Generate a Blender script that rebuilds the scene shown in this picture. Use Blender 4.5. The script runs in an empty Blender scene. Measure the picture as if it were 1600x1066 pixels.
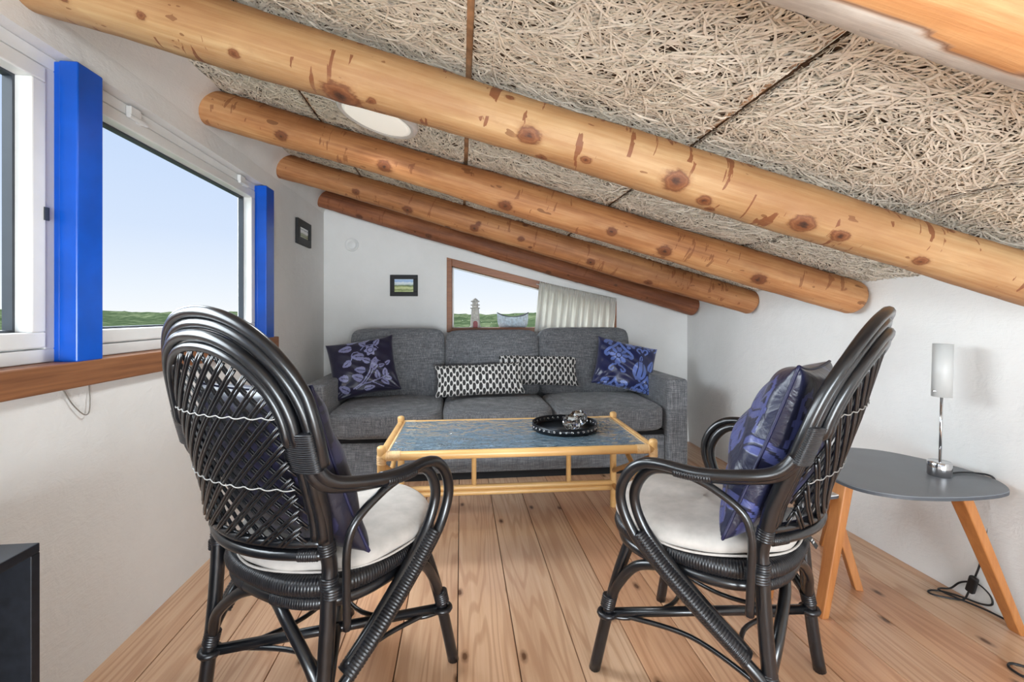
import bpy, bmesh, math, random
import numpy as np
from mathutils import Vector, Matrix, Euler
random.seed(7); rng = np.random.default_rng(7)
R = math.radians
SC = bpy.context.scene
COL = SC.collection

# ------------------------------------------------------------------ camera, sky, light, exposure
EYE = 1.05; FPX = 720.0
cam_d = bpy.data.cameras.new('camera'); cam = bpy.data.objects.new('camera', cam_d); COL.objects.link(cam)
cam_d.sensor_width = 36; cam_d.sensor_fit = 'HORIZONTAL'
cam_d.lens = 36 * FPX / 1600; cam_d.shift_y = -43 / 1600; cam_d.clip_start = .02; cam_d.clip_end = 3000
cam.location = (0, 0, EYE); cam.rotation_euler = (R(90), 0, -math.atan(80 / FPX))
SC.camera = cam
vs = SC.view_settings
vs.view_transform = 'Standard'; vs.look = 'None'; vs.gamma = 1; vs.use_curve_mapping = False
vs.exposure = 0.0

def s2l(c):
    return tuple(((x / 255) / 12.92 if x / 255 <= .04045 else ((x / 255 + .055) / 1.055) ** 2.4) for x in c) + (1,)

W = bpy.data.worlds.new('sky'); SC.world = W; W.use_nodes = True
nt = W.node_tree; nt.nodes.clear()
tc = nt.nodes.new('ShaderNodeTexCoord'); sx = nt.nodes.new('ShaderNodeSeparateXYZ')
rp = nt.nodes.new('ShaderNodeValToRGB'); bg = nt.nodes.new('ShaderNodeBackground'); wo = nt.nodes.new('ShaderNodeOutputWorld')
nt.links.new(tc.outputs['Generated'], sx.inputs[0]); nt.links.new(sx.outputs['Z'], rp.inputs[0])
nt.links.new(rp.outputs[0], bg.inputs[0]); nt.links.new(bg.outputs[0], wo.inputs[0])
e = rp.color_ramp.elements
e[0].position = 0; e[0].color = s2l((250, 252, 255)); e[1].position = 1; e[1].color = s2l((150, 190, 245))
for p, c in ((.05, (238, 245, 255)), (.15, (217, 231, 254)), (.35, (198, 219, 252)), (.6, (178, 206, 250))):
    q = e.new(p); q.color = s2l(c)
bg.inputs[1].default_value = 1.0

def light(name, kind, loc, rot, energy, color=(1, 1, 1), **kw):
    d = bpy.data.lights.new(name, kind); o = bpy.data.objects.new(name, d); COL.objects.link(o)
    o.location = loc; o.rotation_euler = rot; d.energy = energy; d.color = color
    for k, v in kw.items(): setattr(d, k, v)
    return o
# soft daylight entering through the row of windows on the left (hazy sun, very wide)
sun = light('hazy_sun', 'SUN', (-6, 3, 5), (0, 0, 0), 22.0, (.88, .95, 1), angle=R(85))
sun.rotation_euler = Vector((1, -.18, -.62)).to_track_quat('-Z', 'Y').to_euler()
# added fill standing in for daylight, behind the viewpoint past the open rear end
light('rear_fill', 'AREA', (.35, -4.6, .75), (R(101), 0, R(0)), 310, (.84, .93, 1), shape='RECTANGLE', size=3.0, size_y=1.05)

# uplight added low behind the viewpoint to brighten the ceiling; no lamp stands there
up = light('fill_uplight', 'AREA', (.35, -1.35, .35), (0, 0, 0), 38, (.90, .96, 1), shape='RECTANGLE', size=1.0, size_y=.5)
up.rotation_euler = Vector((0, .62, .78)).to_track_quat('-Z', 'Y').to_euler()

# ------------------------------------------------------------------ materials
MATS = {}
class NT:
    def __init__(s, name):
        s.m = bpy.data.materials.new(name); s.m.use_nodes = True; s.t = s.m.node_tree
        s.b = s.t.nodes['Principled BSDF']; s.o = s.t.nodes['Material Output']
    def n(s, typ, **kw):
        q = s.t.nodes.new('ShaderNode' + typ)
        for k, v in kw.items():
            if k.startswith('_'): q.inputs[k[1:].replace('_', ' ')].default_value = v
            else: setattr(q, k, v)
        return q
    def l(s, a, b): s.t.links.new(a, b)
    def set(s, **kw):
        for k, v in kw.items(): s.b.inputs[k.replace('_', ' ')].default_value = v
    def coord(s, scale=(1, 1, 1), which='Object', rnd=0):
        tc = s.n('TexCoord'); mp = s.n('Mapping'); mp.inputs['Scale'].default_value = scale
        s.l(tc.outputs[which], mp.inputs[0])
        if rnd:
            oi = s.n('ObjectInfo'); mu = s.n('Vector' + 'Math', operation='SCALE'); cx = s.n('CombineXYZ')
            for i in range(3): s.l(oi.outputs['Random'], cx.inputs[i])
            s.l(cx.outputs[0], mu.inputs[0]); mu.inputs['Scale'].default_value = rnd
            s.l(mu.outputs[0], mp.inputs['Location'])
        return mp.outputs[0]
    def noise(s, vec, scale=5, detail=4, rough=.55, dist=0):
        q = s.n('TexNoise'); s.l(vec, q.inputs['Vector'])
        q.inputs['Scale'].default_value = scale; q.inputs['Detail'].default_value = detail
        q.inputs['Roughness'].default_value = rough; q.inputs['Distortion'].default_value = dist
        return q.outputs['Fac']
    def ramp(s, fac, stops, interp='LINEAR'):
        q = s.n('ValToRGB'); s.l(fac, q.inputs[0]); el = q.color_ramp.elements; q.color_ramp.interpolation = interp
        for i, (p, c) in enumerate(stops):
            c = s2l(c) if len(c) == 3 else c
            if i < 2: el[i].position = p; el[i].color = c
            else:
                z = el.new(p); z.color = c
        return q.outputs[0]
    def mix(s, fac, a, b, blend='MIX'):
        q = s.n('MixRGB', blend_type=blend)
        for i, v in ((0, fac), (1, a), (2, b)):
            if hasattr(v, 'is_linked'): s.l(v, q.inputs[i])
            elif i == 0: q.inputs[0].default_value = v
            else: q.inputs[i].default_value = s2l(v) if len(v) == 3 else v
        return q.outputs[0]
    def math(s, op, a, b=0.0):
        q = s.n('Math', operation=op)
        for i, v in ((0, a), (1, b)):
            if hasattr(v, 'is_linked'): s.l(v, q.inputs[i])
            else: q.inputs[i].default_value = v
        return q.outputs[0]
    def attr(s, name):
        q = s.n('Attribute'); q.attribute_name = name; return q.outputs['Fac']
    def bump(s, h, strength=.3, dist=.005):
        q = s.n('Bump'); q.inputs['Strength'].default_value = strength; q.inputs['Distance'].default_value = dist
        s.l(h, q.inputs['Height']); s.l(q.outputs[0], s.b.inputs['Normal'])
    def col(s, c):
        if hasattr(c, 'is_linked'): s.l(c, s.b.inputs['Base Color'])
        else: s.b.inputs['Base Color'].default_value = s2l(c)

def plain(name, c, rough=.5, metal=0, var=.06, vscale=8, **kw):
    t = NT(name); n = t.noise(t.coord(), vscale, 3)
    lo = tuple(max(0, x * (1 - var)) for x in c); hi = tuple(min(255, x * (1 + var)) for x in c)
    t.col(t.ramp(n, [(.3, lo), (.7, hi)])); t.set(Roughness=rough, Metallic=metal, **kw); return t.m

def plaster():
    t = NT('white_plaster'); v = t.coord()
    a = t.noise(v, 2.2, 5, .6); b = t.noise(v, 14, 6, .62, .8); c = t.noise(t.coord((1, 1, 3)), 60, 3)
    t.col(t.ramp(a, [(.3, (222, 221, 218)), (.7, (232, 231, 229))]))
    h = t.math('ADD', t.math('MULTIPLY', a, 1.6), t.math('ADD', b, t.math('MULTIPLY', c, .25)))
    t.bump(h, .28, .012); t.set(Roughness=.75); return t.m

def pine_floor():
    t = NT('pine_floor_board'); rnd = 37.0
    v = t.coord((1, 1, 1), rnd=rnd)
    vs_ = t.coord((9, .55, 1), rnd=rnd)
    fine = t.noise(t.coord((150, 3.0, 20), rnd=rnd), 1, 4, .6)
    low = t.noise(t.coord((7.5, .42, 1), rnd=rnd), 1, 2, .45, .25)
    sn = t.n('Math', operation='SINE'); t.l(t.math('MULTIPLY', low, 95.0), sn.inputs[0])      # contour lines of a stretched field: cathedral grain
    rings = t.ramp(t.math('ADD', t.math('MULTIPLY', sn.outputs[0], .5), .5), [(.0, (0, 0, 0)), (.62, (40, 40, 40)), (.95, (255, 255, 255))])
    brd = t.noise(t.coord((5, .6, 1), rnd=rnd), 1, 3, .5)
    g = t.math('ADD', t.math('MULTIPLY', brd, .55), t.math('MULTIPLY', fine, .45))
    base = t.ramp(g, [(.3, (198, 162, 134)), (.5, (217, 185, 157)), (.7, (230, 203, 177))])
    base = t.mix(t.math('MULTIPLY', rings, .34), base, (160, 116, 86))
    oi = t.n('ObjectInfo')
    tint = t.ramp(oi.outputs['Random'], [(0, (255, 232, 214)), (.5, (255, 248, 240)), (1, (240, 224, 212))])
    base = t.mix(1, base, tint, 'MULTIPLY')
    blot = t.noise(t.coord((3, .8, 1), rnd=rnd), 2, 4)
    base = t.mix(t.math('MULTIPLY', t.math('SUBTRACT', blot, .45), 1.1), base, (178, 134, 104))
    # knots
    vo = t.n('TexVoronoi', feature='F1', voronoi_dimensions='2D'); t.l(t.coord((5.2, 2.4, 1), rnd=rnd), vo.inputs['Vector']); vo.inputs['Scale'].default_value = 1; vo.inputs['Randomness'].default_value = 1
    kd = t.math('ADD', vo.outputs['Distance'], t.math('MULTIPLY', t.noise(v, 45, 2), .035))
    k = t.ramp(kd, [(0, (0, 0, 0)), (.045, (50, 50, 50)), (.058, (170, 170, 170)), (.10, (255, 255, 255))])
    sc_ = t.n('SeparateColor'); t.l(vo.outputs['Color'], sc_.inputs[0]); kk = t.math('MAXIMUM', k, t.math('GREATER_THAN', sc_.outputs[0], .62))
    halo = t.ramp(kd, [(.05, (255, 255, 255)), (.26, (0, 0, 0))]); base = t.mix(t.math('MULTIPLY', halo, .35), base, (190, 142, 106))
    base = t.mix(kk, (104, 72, 50), base)
    t.col(base); t.bump(t.math('ADD', fine, t.math('MULTIPLY', k, .3)), .12, .002)
    t.l(t.ramp(fine, [(0, (110, 110, 110)), (1, (150, 150, 150))]), t.b.inputs['Roughness']); t.set(Roughness=.45)
    return t.m

def log_wood(name, pale, mid, dark, knotc, stroke=.5, bark=False):
    t = NT(name); v = t.coord(rnd=11)
    fine = t.noise(t.coord((1.2, 45, 45), rnd=11), 1.6, 5, .62)
    broad = t.noise(t.coord((1.0, 4, 4), rnd=11), 1.6, 4, .6)
    base = t.ramp(t.math('ADD', t.math('MULTIPLY', fine, .45), t.math('MULTIPLY', broad, .55)),
                  [(.33, dark), (.48, mid), (.62, pale)])
    # short dark strokes of remaining bast, running around the trunk
    st = t.noise(t.coord((34, 7, 7), rnd=11), 1.0, 3, .55, .6); patch = t.noise(t.coord((2.2, 5, 5), rnd=23), 1.4, 2)
    m = t.math('MULTIPLY', t.math('GREATER_THAN', st, .62), t.math('GREATER_THAN', patch, .47))
    red = t.noise(t.coord((1.6, 6, 6), rnd=31), 1.3, 5, .65)
    base = t.mix(t.ramp(red, [(.46, (0, 0, 0)), (.62, (190, 190, 190))]), base, dark)
    base = t.mix(t.math('MULTIPLY', m, stroke), base, (122, 66, 36))
    sp = t.noise(t.coord((6, 15, 15), rnd=5), 2.0, 2, .5); sp2 = t.math('GREATER_THAN', sp, .71)
    base = t.mix(t.math('MULTIPLY', sp2, .75), base, (120, 72, 40))
    kn = t.math('ADD', t.attr('knot'), t.math('MULTIPLY', t.math('SUBTRACT', t.noise(t.coord((26, 60, 60), rnd=3), 1, 4, .65), .5), .75))
    ring = t.n('Math', operation='SINE'); t.l(t.math('MULTIPLY', kn, 24.0), ring.inputs[0])
    kc = t.ramp(kn, [(0, (40, 24, 16)), (.12, (74, 42, 25)), (.26, (122, 70, 38)), (.42, knotc), (.54, (112, 64, 36)), (.66, dark), (1, pale)])
    kc = t.mix(t.math('MULTIPLY', t.math('GREATER_THAN', ring.outputs[0], .3), .22), kc, (84, 48, 28))
    base = t.mix(t.ramp(kn, [(.5, (255, 255, 255)), (.95, (0, 0, 0))]), base, kc)
    if bark:
        bk_ = t.attr('bark'); bn = t.noise(t.coord((5, 16, 16)), 1, 5, .65)
        white = t.ramp(bn, [(.3, (176, 166, 156)), (.6, (216, 208, 198))])
        rim_ = t.ramp(bk_, [(.02, (0, 0, 0)), (.3, (255, 255, 255)), (.8, (0, 0, 0))])
        base = t.mix(bk_, base, white); base = t.mix(t.math('MULTIPLY', rim_, .7), base, (96, 52, 26))
        fk = t.math('MULTIPLY', t.attr('flake'), t.math('GREATER_THAN', bn, .56)); base = t.mix(fk, base, (74, 70, 68))
    t.col(base); t.bump(t.math('ADD', fine, t.math('MULTIPLY', st, .7)), .35, .004); t.set(Roughness=.62); return t.m

def tweed(name, lo, mid, hi):
    t = NT(name)
    hx = t.noise(t.coord((14, 14, 230)), 1, 3, .7); vx = t.noise(t.coord((230, 230, 14)), 1, 3, .7); f = t.noise(t.coord((1, 1, 1)), 260, 2)
    g = t.math('ADD', t.math('MULTIPLY', hx, .4), t.math('ADD', t.math('MULTIPLY', vx, .4), t.math('MULTIPLY', f, .2)))
    t.col(t.ramp(g, [(.36, lo), (.5, mid), (.63, hi)])); t.bump(g, .45, .003); t.set(Roughness=.95, Sheen_Weight=.2); return t.m

def print_cloth(name, dark, lightc, rough=.36, sheen=.3, bump=.25):
    t = NT(name); a = t.attr('print')
    th = t.noise(t.coord((400, 30, 400)), 1, 2)
    base = t.mix(t.ramp(a, [(.35, (0, 0, 0)), (.65, (255, 255, 255))]), dark, lightc)
    base = t.mix(t.math('MULTIPLY', t.math('SUBTRACT', th, .4), .35), base, dark)
    t.col(base); w = t.noise(t.coord(), 16, 4, .5, .6)
    t.bump(t.math('ADD', w, t.math('MULTIPLY', a, .08)), bump, .012); t.set(Roughness=rough, Sheen_Weight=sheen); return t.m

def stripes_wood(name, lo, hi, axis='Z', rough=.45, sc=40):
    t = NT(name); s = {'X': (2, sc, sc), 'Y': (sc, 2, sc), 'Z': (sc, sc, 2)}[axis]
    n = t.noise(t.coord(s, rnd=9), 1.5, 4, .6, .3); b = t.noise(t.coord(rnd=4), 3, 2)
    c = t.mix(.35, t.ramp(n, [(.3, lo), (.7, hi)]), t.ramp(b, [(.3, lo), (.7, hi)]))
    t.col(c); t.bump(n, .1, .001); t.set(Roughness=rough); return t.m

def glass(name, tint=(1, 1, 1), ripple=0, refl=.12):
    t = NT(name); t.t.nodes.remove(t.b)
    tr = t.n('BsdfTransparent'); gl = t.n('BsdfGlossy'); mx = t.n('MixShader'); lw = t.n('LayerWeight')
    tr.inputs[0].default_value = tint + (1,); gl.inputs['Roughness'].default_value = .03; lw.inputs[0].default_value = refl
    t.l(t.math('MAXIMUM', lw.outputs['Fresnel'], .42 if ripple else 0.0), mx.inputs[0]); t.l(tr.outputs[0], mx.inputs[1]); t.l(gl.outputs[0], mx.inputs[2]); t.l(mx.outputs[0], t.o.inputs[0])
    if ripple:
        df = t.n('BsdfDiffuse'); df.inputs[0].default_value = s2l((146, 182, 206)); m2 = t.n('MixShader'); m2.inputs[0].default_value = .55  # bluish diffuse puts reflected sky into the colour, besides the milky scatter
        t.l(tr.outputs[0], m2.inputs[1]); t.l(df.outputs[0], m2.inputs[2]); t.l(m2.outputs[0], mx.inputs[1])
        w = t.noise(t.coord((13, 20, 1)), 1, 2, .45, 1.0); b = t.n('Bump'); b.inputs['Strength'].default_value = ripple; b.inputs['Distance'].default_value = .02
        t.l(w, b.inputs['Height']); t.l(b.outputs[0], gl.inputs['Normal']); t.l(b.outputs[0], lw.inputs['Normal'])
    return t.m

M = dict(
    log_bark=log_wood('half_barked_log', (206, 156, 106), (188, 132, 82), (150, 94, 54), (140, 80, 46), .6, True),
    log_brown=log_wood('brown_amber_log', (196, 142, 94), (172, 114, 70), (130, 80, 48), (118, 66, 38), .6),
    plaster=plaster(), floor=pine_floor(),
    log_pale=log_wood('pale_log', (194, 158, 114), (176, 134, 90), (154, 106, 66), (138, 88, 54), .85),
    log_mid=log_wood('amber_log', (208, 158, 108), (188, 130, 82), (146, 90, 52), (130, 76, 44), .6),
    log_dark=log_wood('brown_log', (172, 110, 72), (142, 84, 52), (104, 58, 36), (84, 46, 28), .5),
    wool=plain('wood_wool_strand', (244, 235, 221), .85, var=.06, vscale=40),
    wool_base=plain('wood_wool_core', (92, 72, 54), .95, var=.2, vscale=60),
    batten=plain('ceiling_batten', (196, 154, 116), .8, var=.15, vscale=20),
    blue=plain('blue_gloss_paint', (0, 80, 186), .28, var=.08, vscale=6),
    white_paint=plain('white_window_paint', (226, 226, 224), .38, var=.02),
    rubber=plain('dark_window_gasket', (52, 58, 66), .5), 
    sill=stripes_wood('oiled_pine', (108, 66, 40), (160, 108, 70), 'Y', .5, 60),
    winwood=stripes_wood('red_brown_window_wood', (120, 68, 34), (160, 98, 54), 'X', .45),
    black=plain('black_lacquered_rattan', (18, 19, 22), .28, var=.25, vscale=30, Coat_Weight=.3, Coat_Roughness=.18),
    blackwrap=plain('black_rattan_binding', (24, 24, 27), .34, var=.25, vscale=60),
    cord_grey=plain('pale_binding_twine', (150, 148, 144), .6),
    linen=plain('grey_linen', (182, 176, 170), .95, var=.05, vscale=25),
    sofa=tweed('grey_tweed', (66, 67, 71), (106, 108, 112), (156, 157, 159)),
    darkgap=plain('gap_black', (16, 16, 18), .9),  # black put in for shade in the sofa gaps; dark joints between boards
    navy_floral=print_cloth('navy_floral_satin', (26, 24, 52), (140, 142, 184)),
    blue_damask=print_cloth('blue_damask_satin', (22, 30, 78), (104, 128, 200), .3, .4),
    chair_damask=print_cloth('violet_navy_damask', (18, 21, 48), (66, 72, 122), .34, .1, .5),
    mono=print_cloth('black_white_print', (226, 224, 220), (22, 22, 24), .85, .1, .12),
    dark_floral=print_cloth('dark_violet_satin', (20, 19, 36), (44, 42, 70), .42, .1),
    piping=plain('navy_piping', (24, 25, 58), .45),
    cane=stripes_wood('honey_cane', (214, 164, 100), (236, 194, 132), 'X', .35, 14),
    cane_wrap=stripes_wood('pale_cane_binding', (226, 184, 128), (240, 206, 158), 'X', .45, 30),
    rippled=glass('rippled_table_glass', (.62, .72, .80), 1.0, .5),
    pane=glass('window_glass', (.99, 1, 1), 0, .02),
    blackmetal=plain('black_enamelled_metal', (22, 26, 32), .3, .5),
    chrome=plain('chrome', (205, 205, 207), .12, 1.0, var=.02),
    opal=plain('opal_glass', (188, 188, 186), .45, var=.015),
    greytop=plain('grey_laminate', (112, 116, 122), .38, var=.03),
    greyedge=plain('dark_table_edge', (70, 74, 80), .5),
    oak=stripes_wood('oiled_oak', (152, 92, 46), (186, 124, 70), 'Z', .45, 30),
    cable=plain('black_cable', (18, 18, 20), .45),
    picture_black=plain('black_frame_wood', (20, 20, 22), .6),
    white_plastic=plain('white_plastic', (224, 224, 222), .4, var=.01),
    cabinet=plain('black_cabinet_foil', (26, 28, 34), .5, var=.2, vscale=50),
    cabinet_in=plain('black_cabinet_inside', (12, 12, 14), .6),
    stone=plain('weathered_white_wood', (196, 192, 184), .8, var=.12, vscale=60),
    redpaint=plain('dark_red_paint', (130, 28, 34), .5),
    boatpaint=plain('blue_grey_boat_paint', (196, 210, 220), .6, var=.12, vscale=50),
    wire=plain('rusty_wire', (120, 112, 104), .6),
)
def curtain_mat():
    t = NT('sheer_white_curtain'); n = t.noise(t.coord((30, 30, 6)), 1, 4)
    t.col(t.ramp(n, [(.3, (228, 226, 220)), (.7, (244, 243, 238))])); t.set(Roughness=.9)
    tl = t.n('BsdfTranslucent'); tl.inputs[0].default_value = s2l((236, 234, 226)); mx = t.n('MixShader'); mx.inputs[0].default_value = .6
    t.l(t.b.outputs[0], mx.inputs[1]); t.l(tl.outputs[0], mx.inputs[2]); t.l(mx.outputs[0], t.o.inputs[0]); return t.m
M['curtain'] = curtain_mat()
def lit_opal():
    t = NT('lit_opal_diffuser'); t.col((226, 224, 216)); t.set(Roughness=.5, Emission_Color=s2l((255, 250, 238)), Emission_Strength=.45); return t.m
M['lit_opal'] = lit_opal()
def clear_glass():
    t = NT('clear_crystal'); t.set(Transmission_Weight=1.0, Roughness=.02, IOR=1.45); t.col((250, 250, 250)); return t.m
M['crystal'] = clear_glass()
def hillmat():
    t = NT('heath_green'); v = t.coord()
    a = t.noise(t.coord((.03, .03, .03)), 1, 6, .65); b = t.noise(t.coord((.35, .35, .35)), 1, 5, .7)
    g = t.math('ADD', t.math('MULTIPLY', a, .5), t.math('MULTIPLY', b, .5))
    t.col(t.ramp(g, [(.38, (36, 47, 30)), (.5, (60, 70, 48)), (.6, (98, 102, 76))])); t.set(Roughness=1, Specular_IOR_Level=0); return t.m
M['hill'] = hillmat()
def painting(name, stops):
    t = NT(name); tc = t.n('TexCoord'); sp = t.n('SeparateXYZ'); t.l(tc.outputs['Generated'], sp.inputs[0])
    n = t.noise(t.coord((1, 1, 1), 'Generated'), 4, 4, .6); 
    f = t.math('ADD', sp.outputs['Z'], t.math('MULTIPLY', t.math('SUBTRACT', n, .5), .28))
    t.col(t.ramp(f, stops)); t.set(Roughness=.35); return t.m
M['paint_a'] = painting('dune_watercolour', [(0, (206, 214, 150)), (.16, (120, 138, 70)), (.3, (214, 218, 160)), (.42, (150, 164, 96)), (.5, (86, 104, 60)), (.56, (190, 206, 200)), (.72, (226, 234, 240)), (.84, (150, 186, 226)), (1, (196, 214, 236))])
M['paint_b'] = painting('beach_print', [(0, (196, 196, 170)), (.2, (120, 130, 84)), (.38, (168, 172, 140)), (.42, (92, 98, 90)), (.47, (226, 226, 222)), (.72, (236, 236, 236)), (.8, (130, 134, 140)), (.86, (234, 234, 234)), (1, (224, 226, 228))])

# ------------------------------------------------------------------ mesh helpers
class MB:
    def __init__(s): s.v = []; s.f = []; s.at = {}
    def add(s, v, f):
        o = len(s.v); s.v += [tuple(p) for p in v]; s.f += [tuple(i + o for i in q) for q in f]; return s
    def box(s, c, d, rot=None):
        x, y, z = (q / 2 for q in d)
        v = [Vector((a, b, g)) for a in (-x, x) for b in (-y, y) for g in (-z, z)]
        if rot is not None: v = [rot @ p for p in v]
        v = [p + Vector(c) for p in v]
        return s.add(v, [(0, 1, 3, 2), (4, 6, 7, 5), (0, 4, 5, 1), (2, 3, 7, 6), (0, 2, 6, 4), (1, 5, 7, 3)])
    def span(s, a, b):
        return s.box([(p + q) / 2 for p, q in zip(a, b)], [abs(q - p) for p, q in zip(a, b)])
    def beam(s, p, q, w, h, up=(0, 0, 1)):
        p = Vector(p); q = Vector(q); d = (q - p); L = d.length; d.normalize()
        sd = d.cross(Vector(up)).normalized(); u = sd.cross(d)
        rot = Matrix((sd, d, u)).transposed()
        return s.box((p + q) / 2, (w, L, h), rot)
    def tube(s, path, r, n=8, closed=False, ell=None, ref=None, cap=True):
        P = np.array(path, float); m = len(P); r = np.broadcast_to(np.asarray(r, float), (m,))
        if closed: T = np.roll(P, -1, 0) - np.roll(P, 1, 0)
        else: T = np.gradient(P, axis=0)
        T /= np.linalg.norm(T, axis=1)[:, None] + 1e-12
        N = np.zeros_like(P)
        if ref is not None:
            N = np.cross(T, np.asarray(ref, float)); N /= np.linalg.norm(N, axis=1)[:, None] + 1e-12
        else:
            a = np.array([0, 0, 1.]) if abs(T[0][2]) < .9 else np.array([1., 0, 0])
            N[0] = np.cross(T[0], a); N[0] /= np.linalg.norm(N[0])
            for i in range(1, m):
                w = N[i - 1] - T[i] * (N[i - 1] @ T[i]); N[i] = w / (np.linalg.norm(w) + 1e-12)
        B = np.cross(T, N); ea, eb = ell or (1, 1)
        an = np.linspace(0, 2 * np.pi, n, endpoint=False)
        V = P[:, None] + r[:, None, None] * (np.cos(an)[None, :, None] * N[:, None] * ea + np.sin(an)[None, :, None] * B[:, None] * eb)
        o = len(s.v); s.v += [tuple(p) for p in V.reshape(-1, 3)]
        for i in range(m if closed else m - 1):
            j = (i + 1) % m
            for k in range(n):
                l = (k + 1) % n
                s.f.append((o + i * n + k, o + i * n + l, o + j * n + l, o + j * n + k))
        if cap and not closed:
            s.f.append(tuple(o + k for k in range(n))[::-1]); s.f.append(tuple(o + (m - 1) * n + k for k in range(n)))
        return s
    def lathe(s, prof, n=32, c=(0, 0, 0), axis='Z'):
        o = len(s.v); c = np.array(c)
        for r, h in prof:
            for k in range(n):
                a = 2 * math.pi * k / n; x, y = r * math.cos(a), r * math.sin(a)
                p = {'Z': (x, y, h), 'Y': (x, h, y), 'X': (h, x, y)}[axis]; s.v.append(tuple(c + np.array(p)))
        for i in range(len(prof) - 1):
            for k in range(n):
                l = (k + 1) % n; s.f.append((o + i * n + k, o + i * n + l, o + (i + 1) * n + l, o + (i + 1) * n + k))
        if prof[0][0] > 1e-6: s.f.append(tuple(o + k for k in range(n))[::-1])
        if prof[-1][0] > 1e-6: s.f.append(tuple(o + (len(prof) - 1) * n + k for k in range(n)))
        return s
    def grid(s, V, flip=False):
        a, b = V.shape[:2]; o = len(s.v); s.v += [tuple(p) for p in V.reshape(-1, 3)]
        for i in range(a - 1):
            for j in range(b - 1):
                q = (o + i * b + j, o + i * b + j + 1, o + (i + 1) * b + j + 1, o + (i + 1) * b + j); s.f.append(q[::-1] if flip else q)
        return s
    def prism(s, poly, z0, z1):
        n = len(poly); o = len(s.v); s.v += [(x, y, z0) for x, y in poly] + [(x, y, z1) for x, y in poly]
        s.f.append(tuple(o + i for i in range(n))[::-1]); s.f.append(tuple(o + n + i for i in range(n)))
        for i in range(n): j = (i + 1) % n; s.f.append((o + i, o + j, o + n + j, o + n + i))
        return s
    def build(s, name, mat, parent=None, smooth=True, bevel=0, fix=False, sub=0, seg=2):
        me = bpy.data.meshes.new(name); me.from_pydata(s.v, [], s.f); 
        for k, a in s.at.items():
            q = me.attributes.new(k, 'FLOAT', 'POINT'); q.data.foreach_set('value', np.asarray(a, np.float32))
        if fix:
            bm = bmesh.new(); bm.from_mesh(me); bmesh.ops.remove_doubles(bm, verts=bm.verts, dist=1e-5); bmesh.ops.recalc_face_normals(bm, faces=bm.faces); bm.to_mesh(me); bm.free()
        me.materials.append(mat)
        if smooth: me.shade_smooth()
        o = bpy.data.objects.new(name, me); COL.objects.link(o)
        if parent is not None: o.parent = parent
        if bevel:
            b = o.modifiers.new('edge', 'BEVEL'); b.width = bevel; b.segments = seg; b.limit_method = 'ANGLE'
            if smooth:
                me.shade_flat()
        if sub:
            b = o.modifiers.new('soft', 'SUBSURF'); b.levels = sub; b.render_levels = sub
        return o

def cr(pts, n=8, closed=False):
    P = np.array(pts, float); m = len(P); out = []
    seg = m if closed else m - 1
    for i in range(seg):
        if closed: a, b, c, d = P[(i - 1) % m], P[i], P[(i + 1) % m], P[(i + 2) % m]
        else: a, b, c, d = P[max(i - 1, 0)], P[i], P[i + 1], P[min(i + 2, m - 1)]
        if not closed and i == 0: a = 2 * b - c
        if not closed and i == m - 2: d = 2 * c - b
        for t in np.linspace(0, 1, n, endpoint=False):
            out.append(.5 * (2 * b + (c - a) * t + (2 * a - 5 * b + 4 * c - d) * t * t + (3 * b - a - 3 * c + d) * t ** 3))
    if not closed: out.append(P[-1])
    return np.array(out)
def resample(P, step):
    d = np.r_[0, np.cumsum(np.linalg.norm(np.diff(P, axis=0), axis=1))]; n = max(3, int(d[-1] / step) + 1)
    q = np.linspace(0, d[-1], n); return np.stack([np.interp(q, d, P[:, i]) for i in range(3)], 1), q
def ridged(mb, path, r, pitch=.006, amp=.10, n=10, ell=None, ref=None, closed=False):
    P, q = resample(np.array(path, float), pitch / 4)
    if closed: P = P[:-1]; q = q[:-1]
    rr = r * (1 - amp + amp * np.abs(np.sin(np.pi * q / pitch)) ** .6)
    return mb.tube(P, rr, n, closed=closed, ell=ell, ref=ref)

def tag(o, label=None, cat=None, group=None, kind=None):
    if label: o['label'] = label
    if cat: o['category'] = cat
    if group: o['group'] = group
    if kind: o['kind'] = kind
    return o
def empty(name, loc, rz=0):
    o = bpy.data.objects.new(name, None); COL.objects.link(o); o.location = loc; o.rotation_euler = (0, 0, rz); o.empty_display_size = .1; return o
def copy_tree(o, parent=None):
    c = o.copy(); COL.objects.link(c)
    if parent is not None: c.parent = parent
    for ch in list(o.children): copy_tree(ch, c)
    return c

# ------------------------------------------------------------------ setting: room shell
XL, XR, YF = -1.07, 1.86, -3.0         # left wall, right wall, rear end
SKEW = math.tan(R(3.3))
ybk = lambda x: 3.70 - SKEW * x        # gable wall runs slightly askew to the floor boards
zceil = lambda x: 1.19 + .282 * (1.83 - x)

# floor boards
fl = MB().span((XL - .3, YF, -.08), (XR + .2, 4.0, -.024)).build('floor', M['darkgap'], smooth=False)
tag(fl, 'wide pine board floor running towards the sofa wall', 'floor', kind='structure')
x = XL - .02; bx = -.01 - .183 * 6
edges = [bx + .183 * k for k in range(18)]
for k in range(len(edges) - 1):
    a, b = max(edges[k], XL - .06), min(edges[k + 1], XR + .05)
    if b - a < .03: continue
    m = MB().span((a + .0016, YF, -.022), (b - .0016, 3.95, 0))
    o = m.build('plank', M['floor'], fl, smooth=False, bevel=.0012, seg=1)

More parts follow.
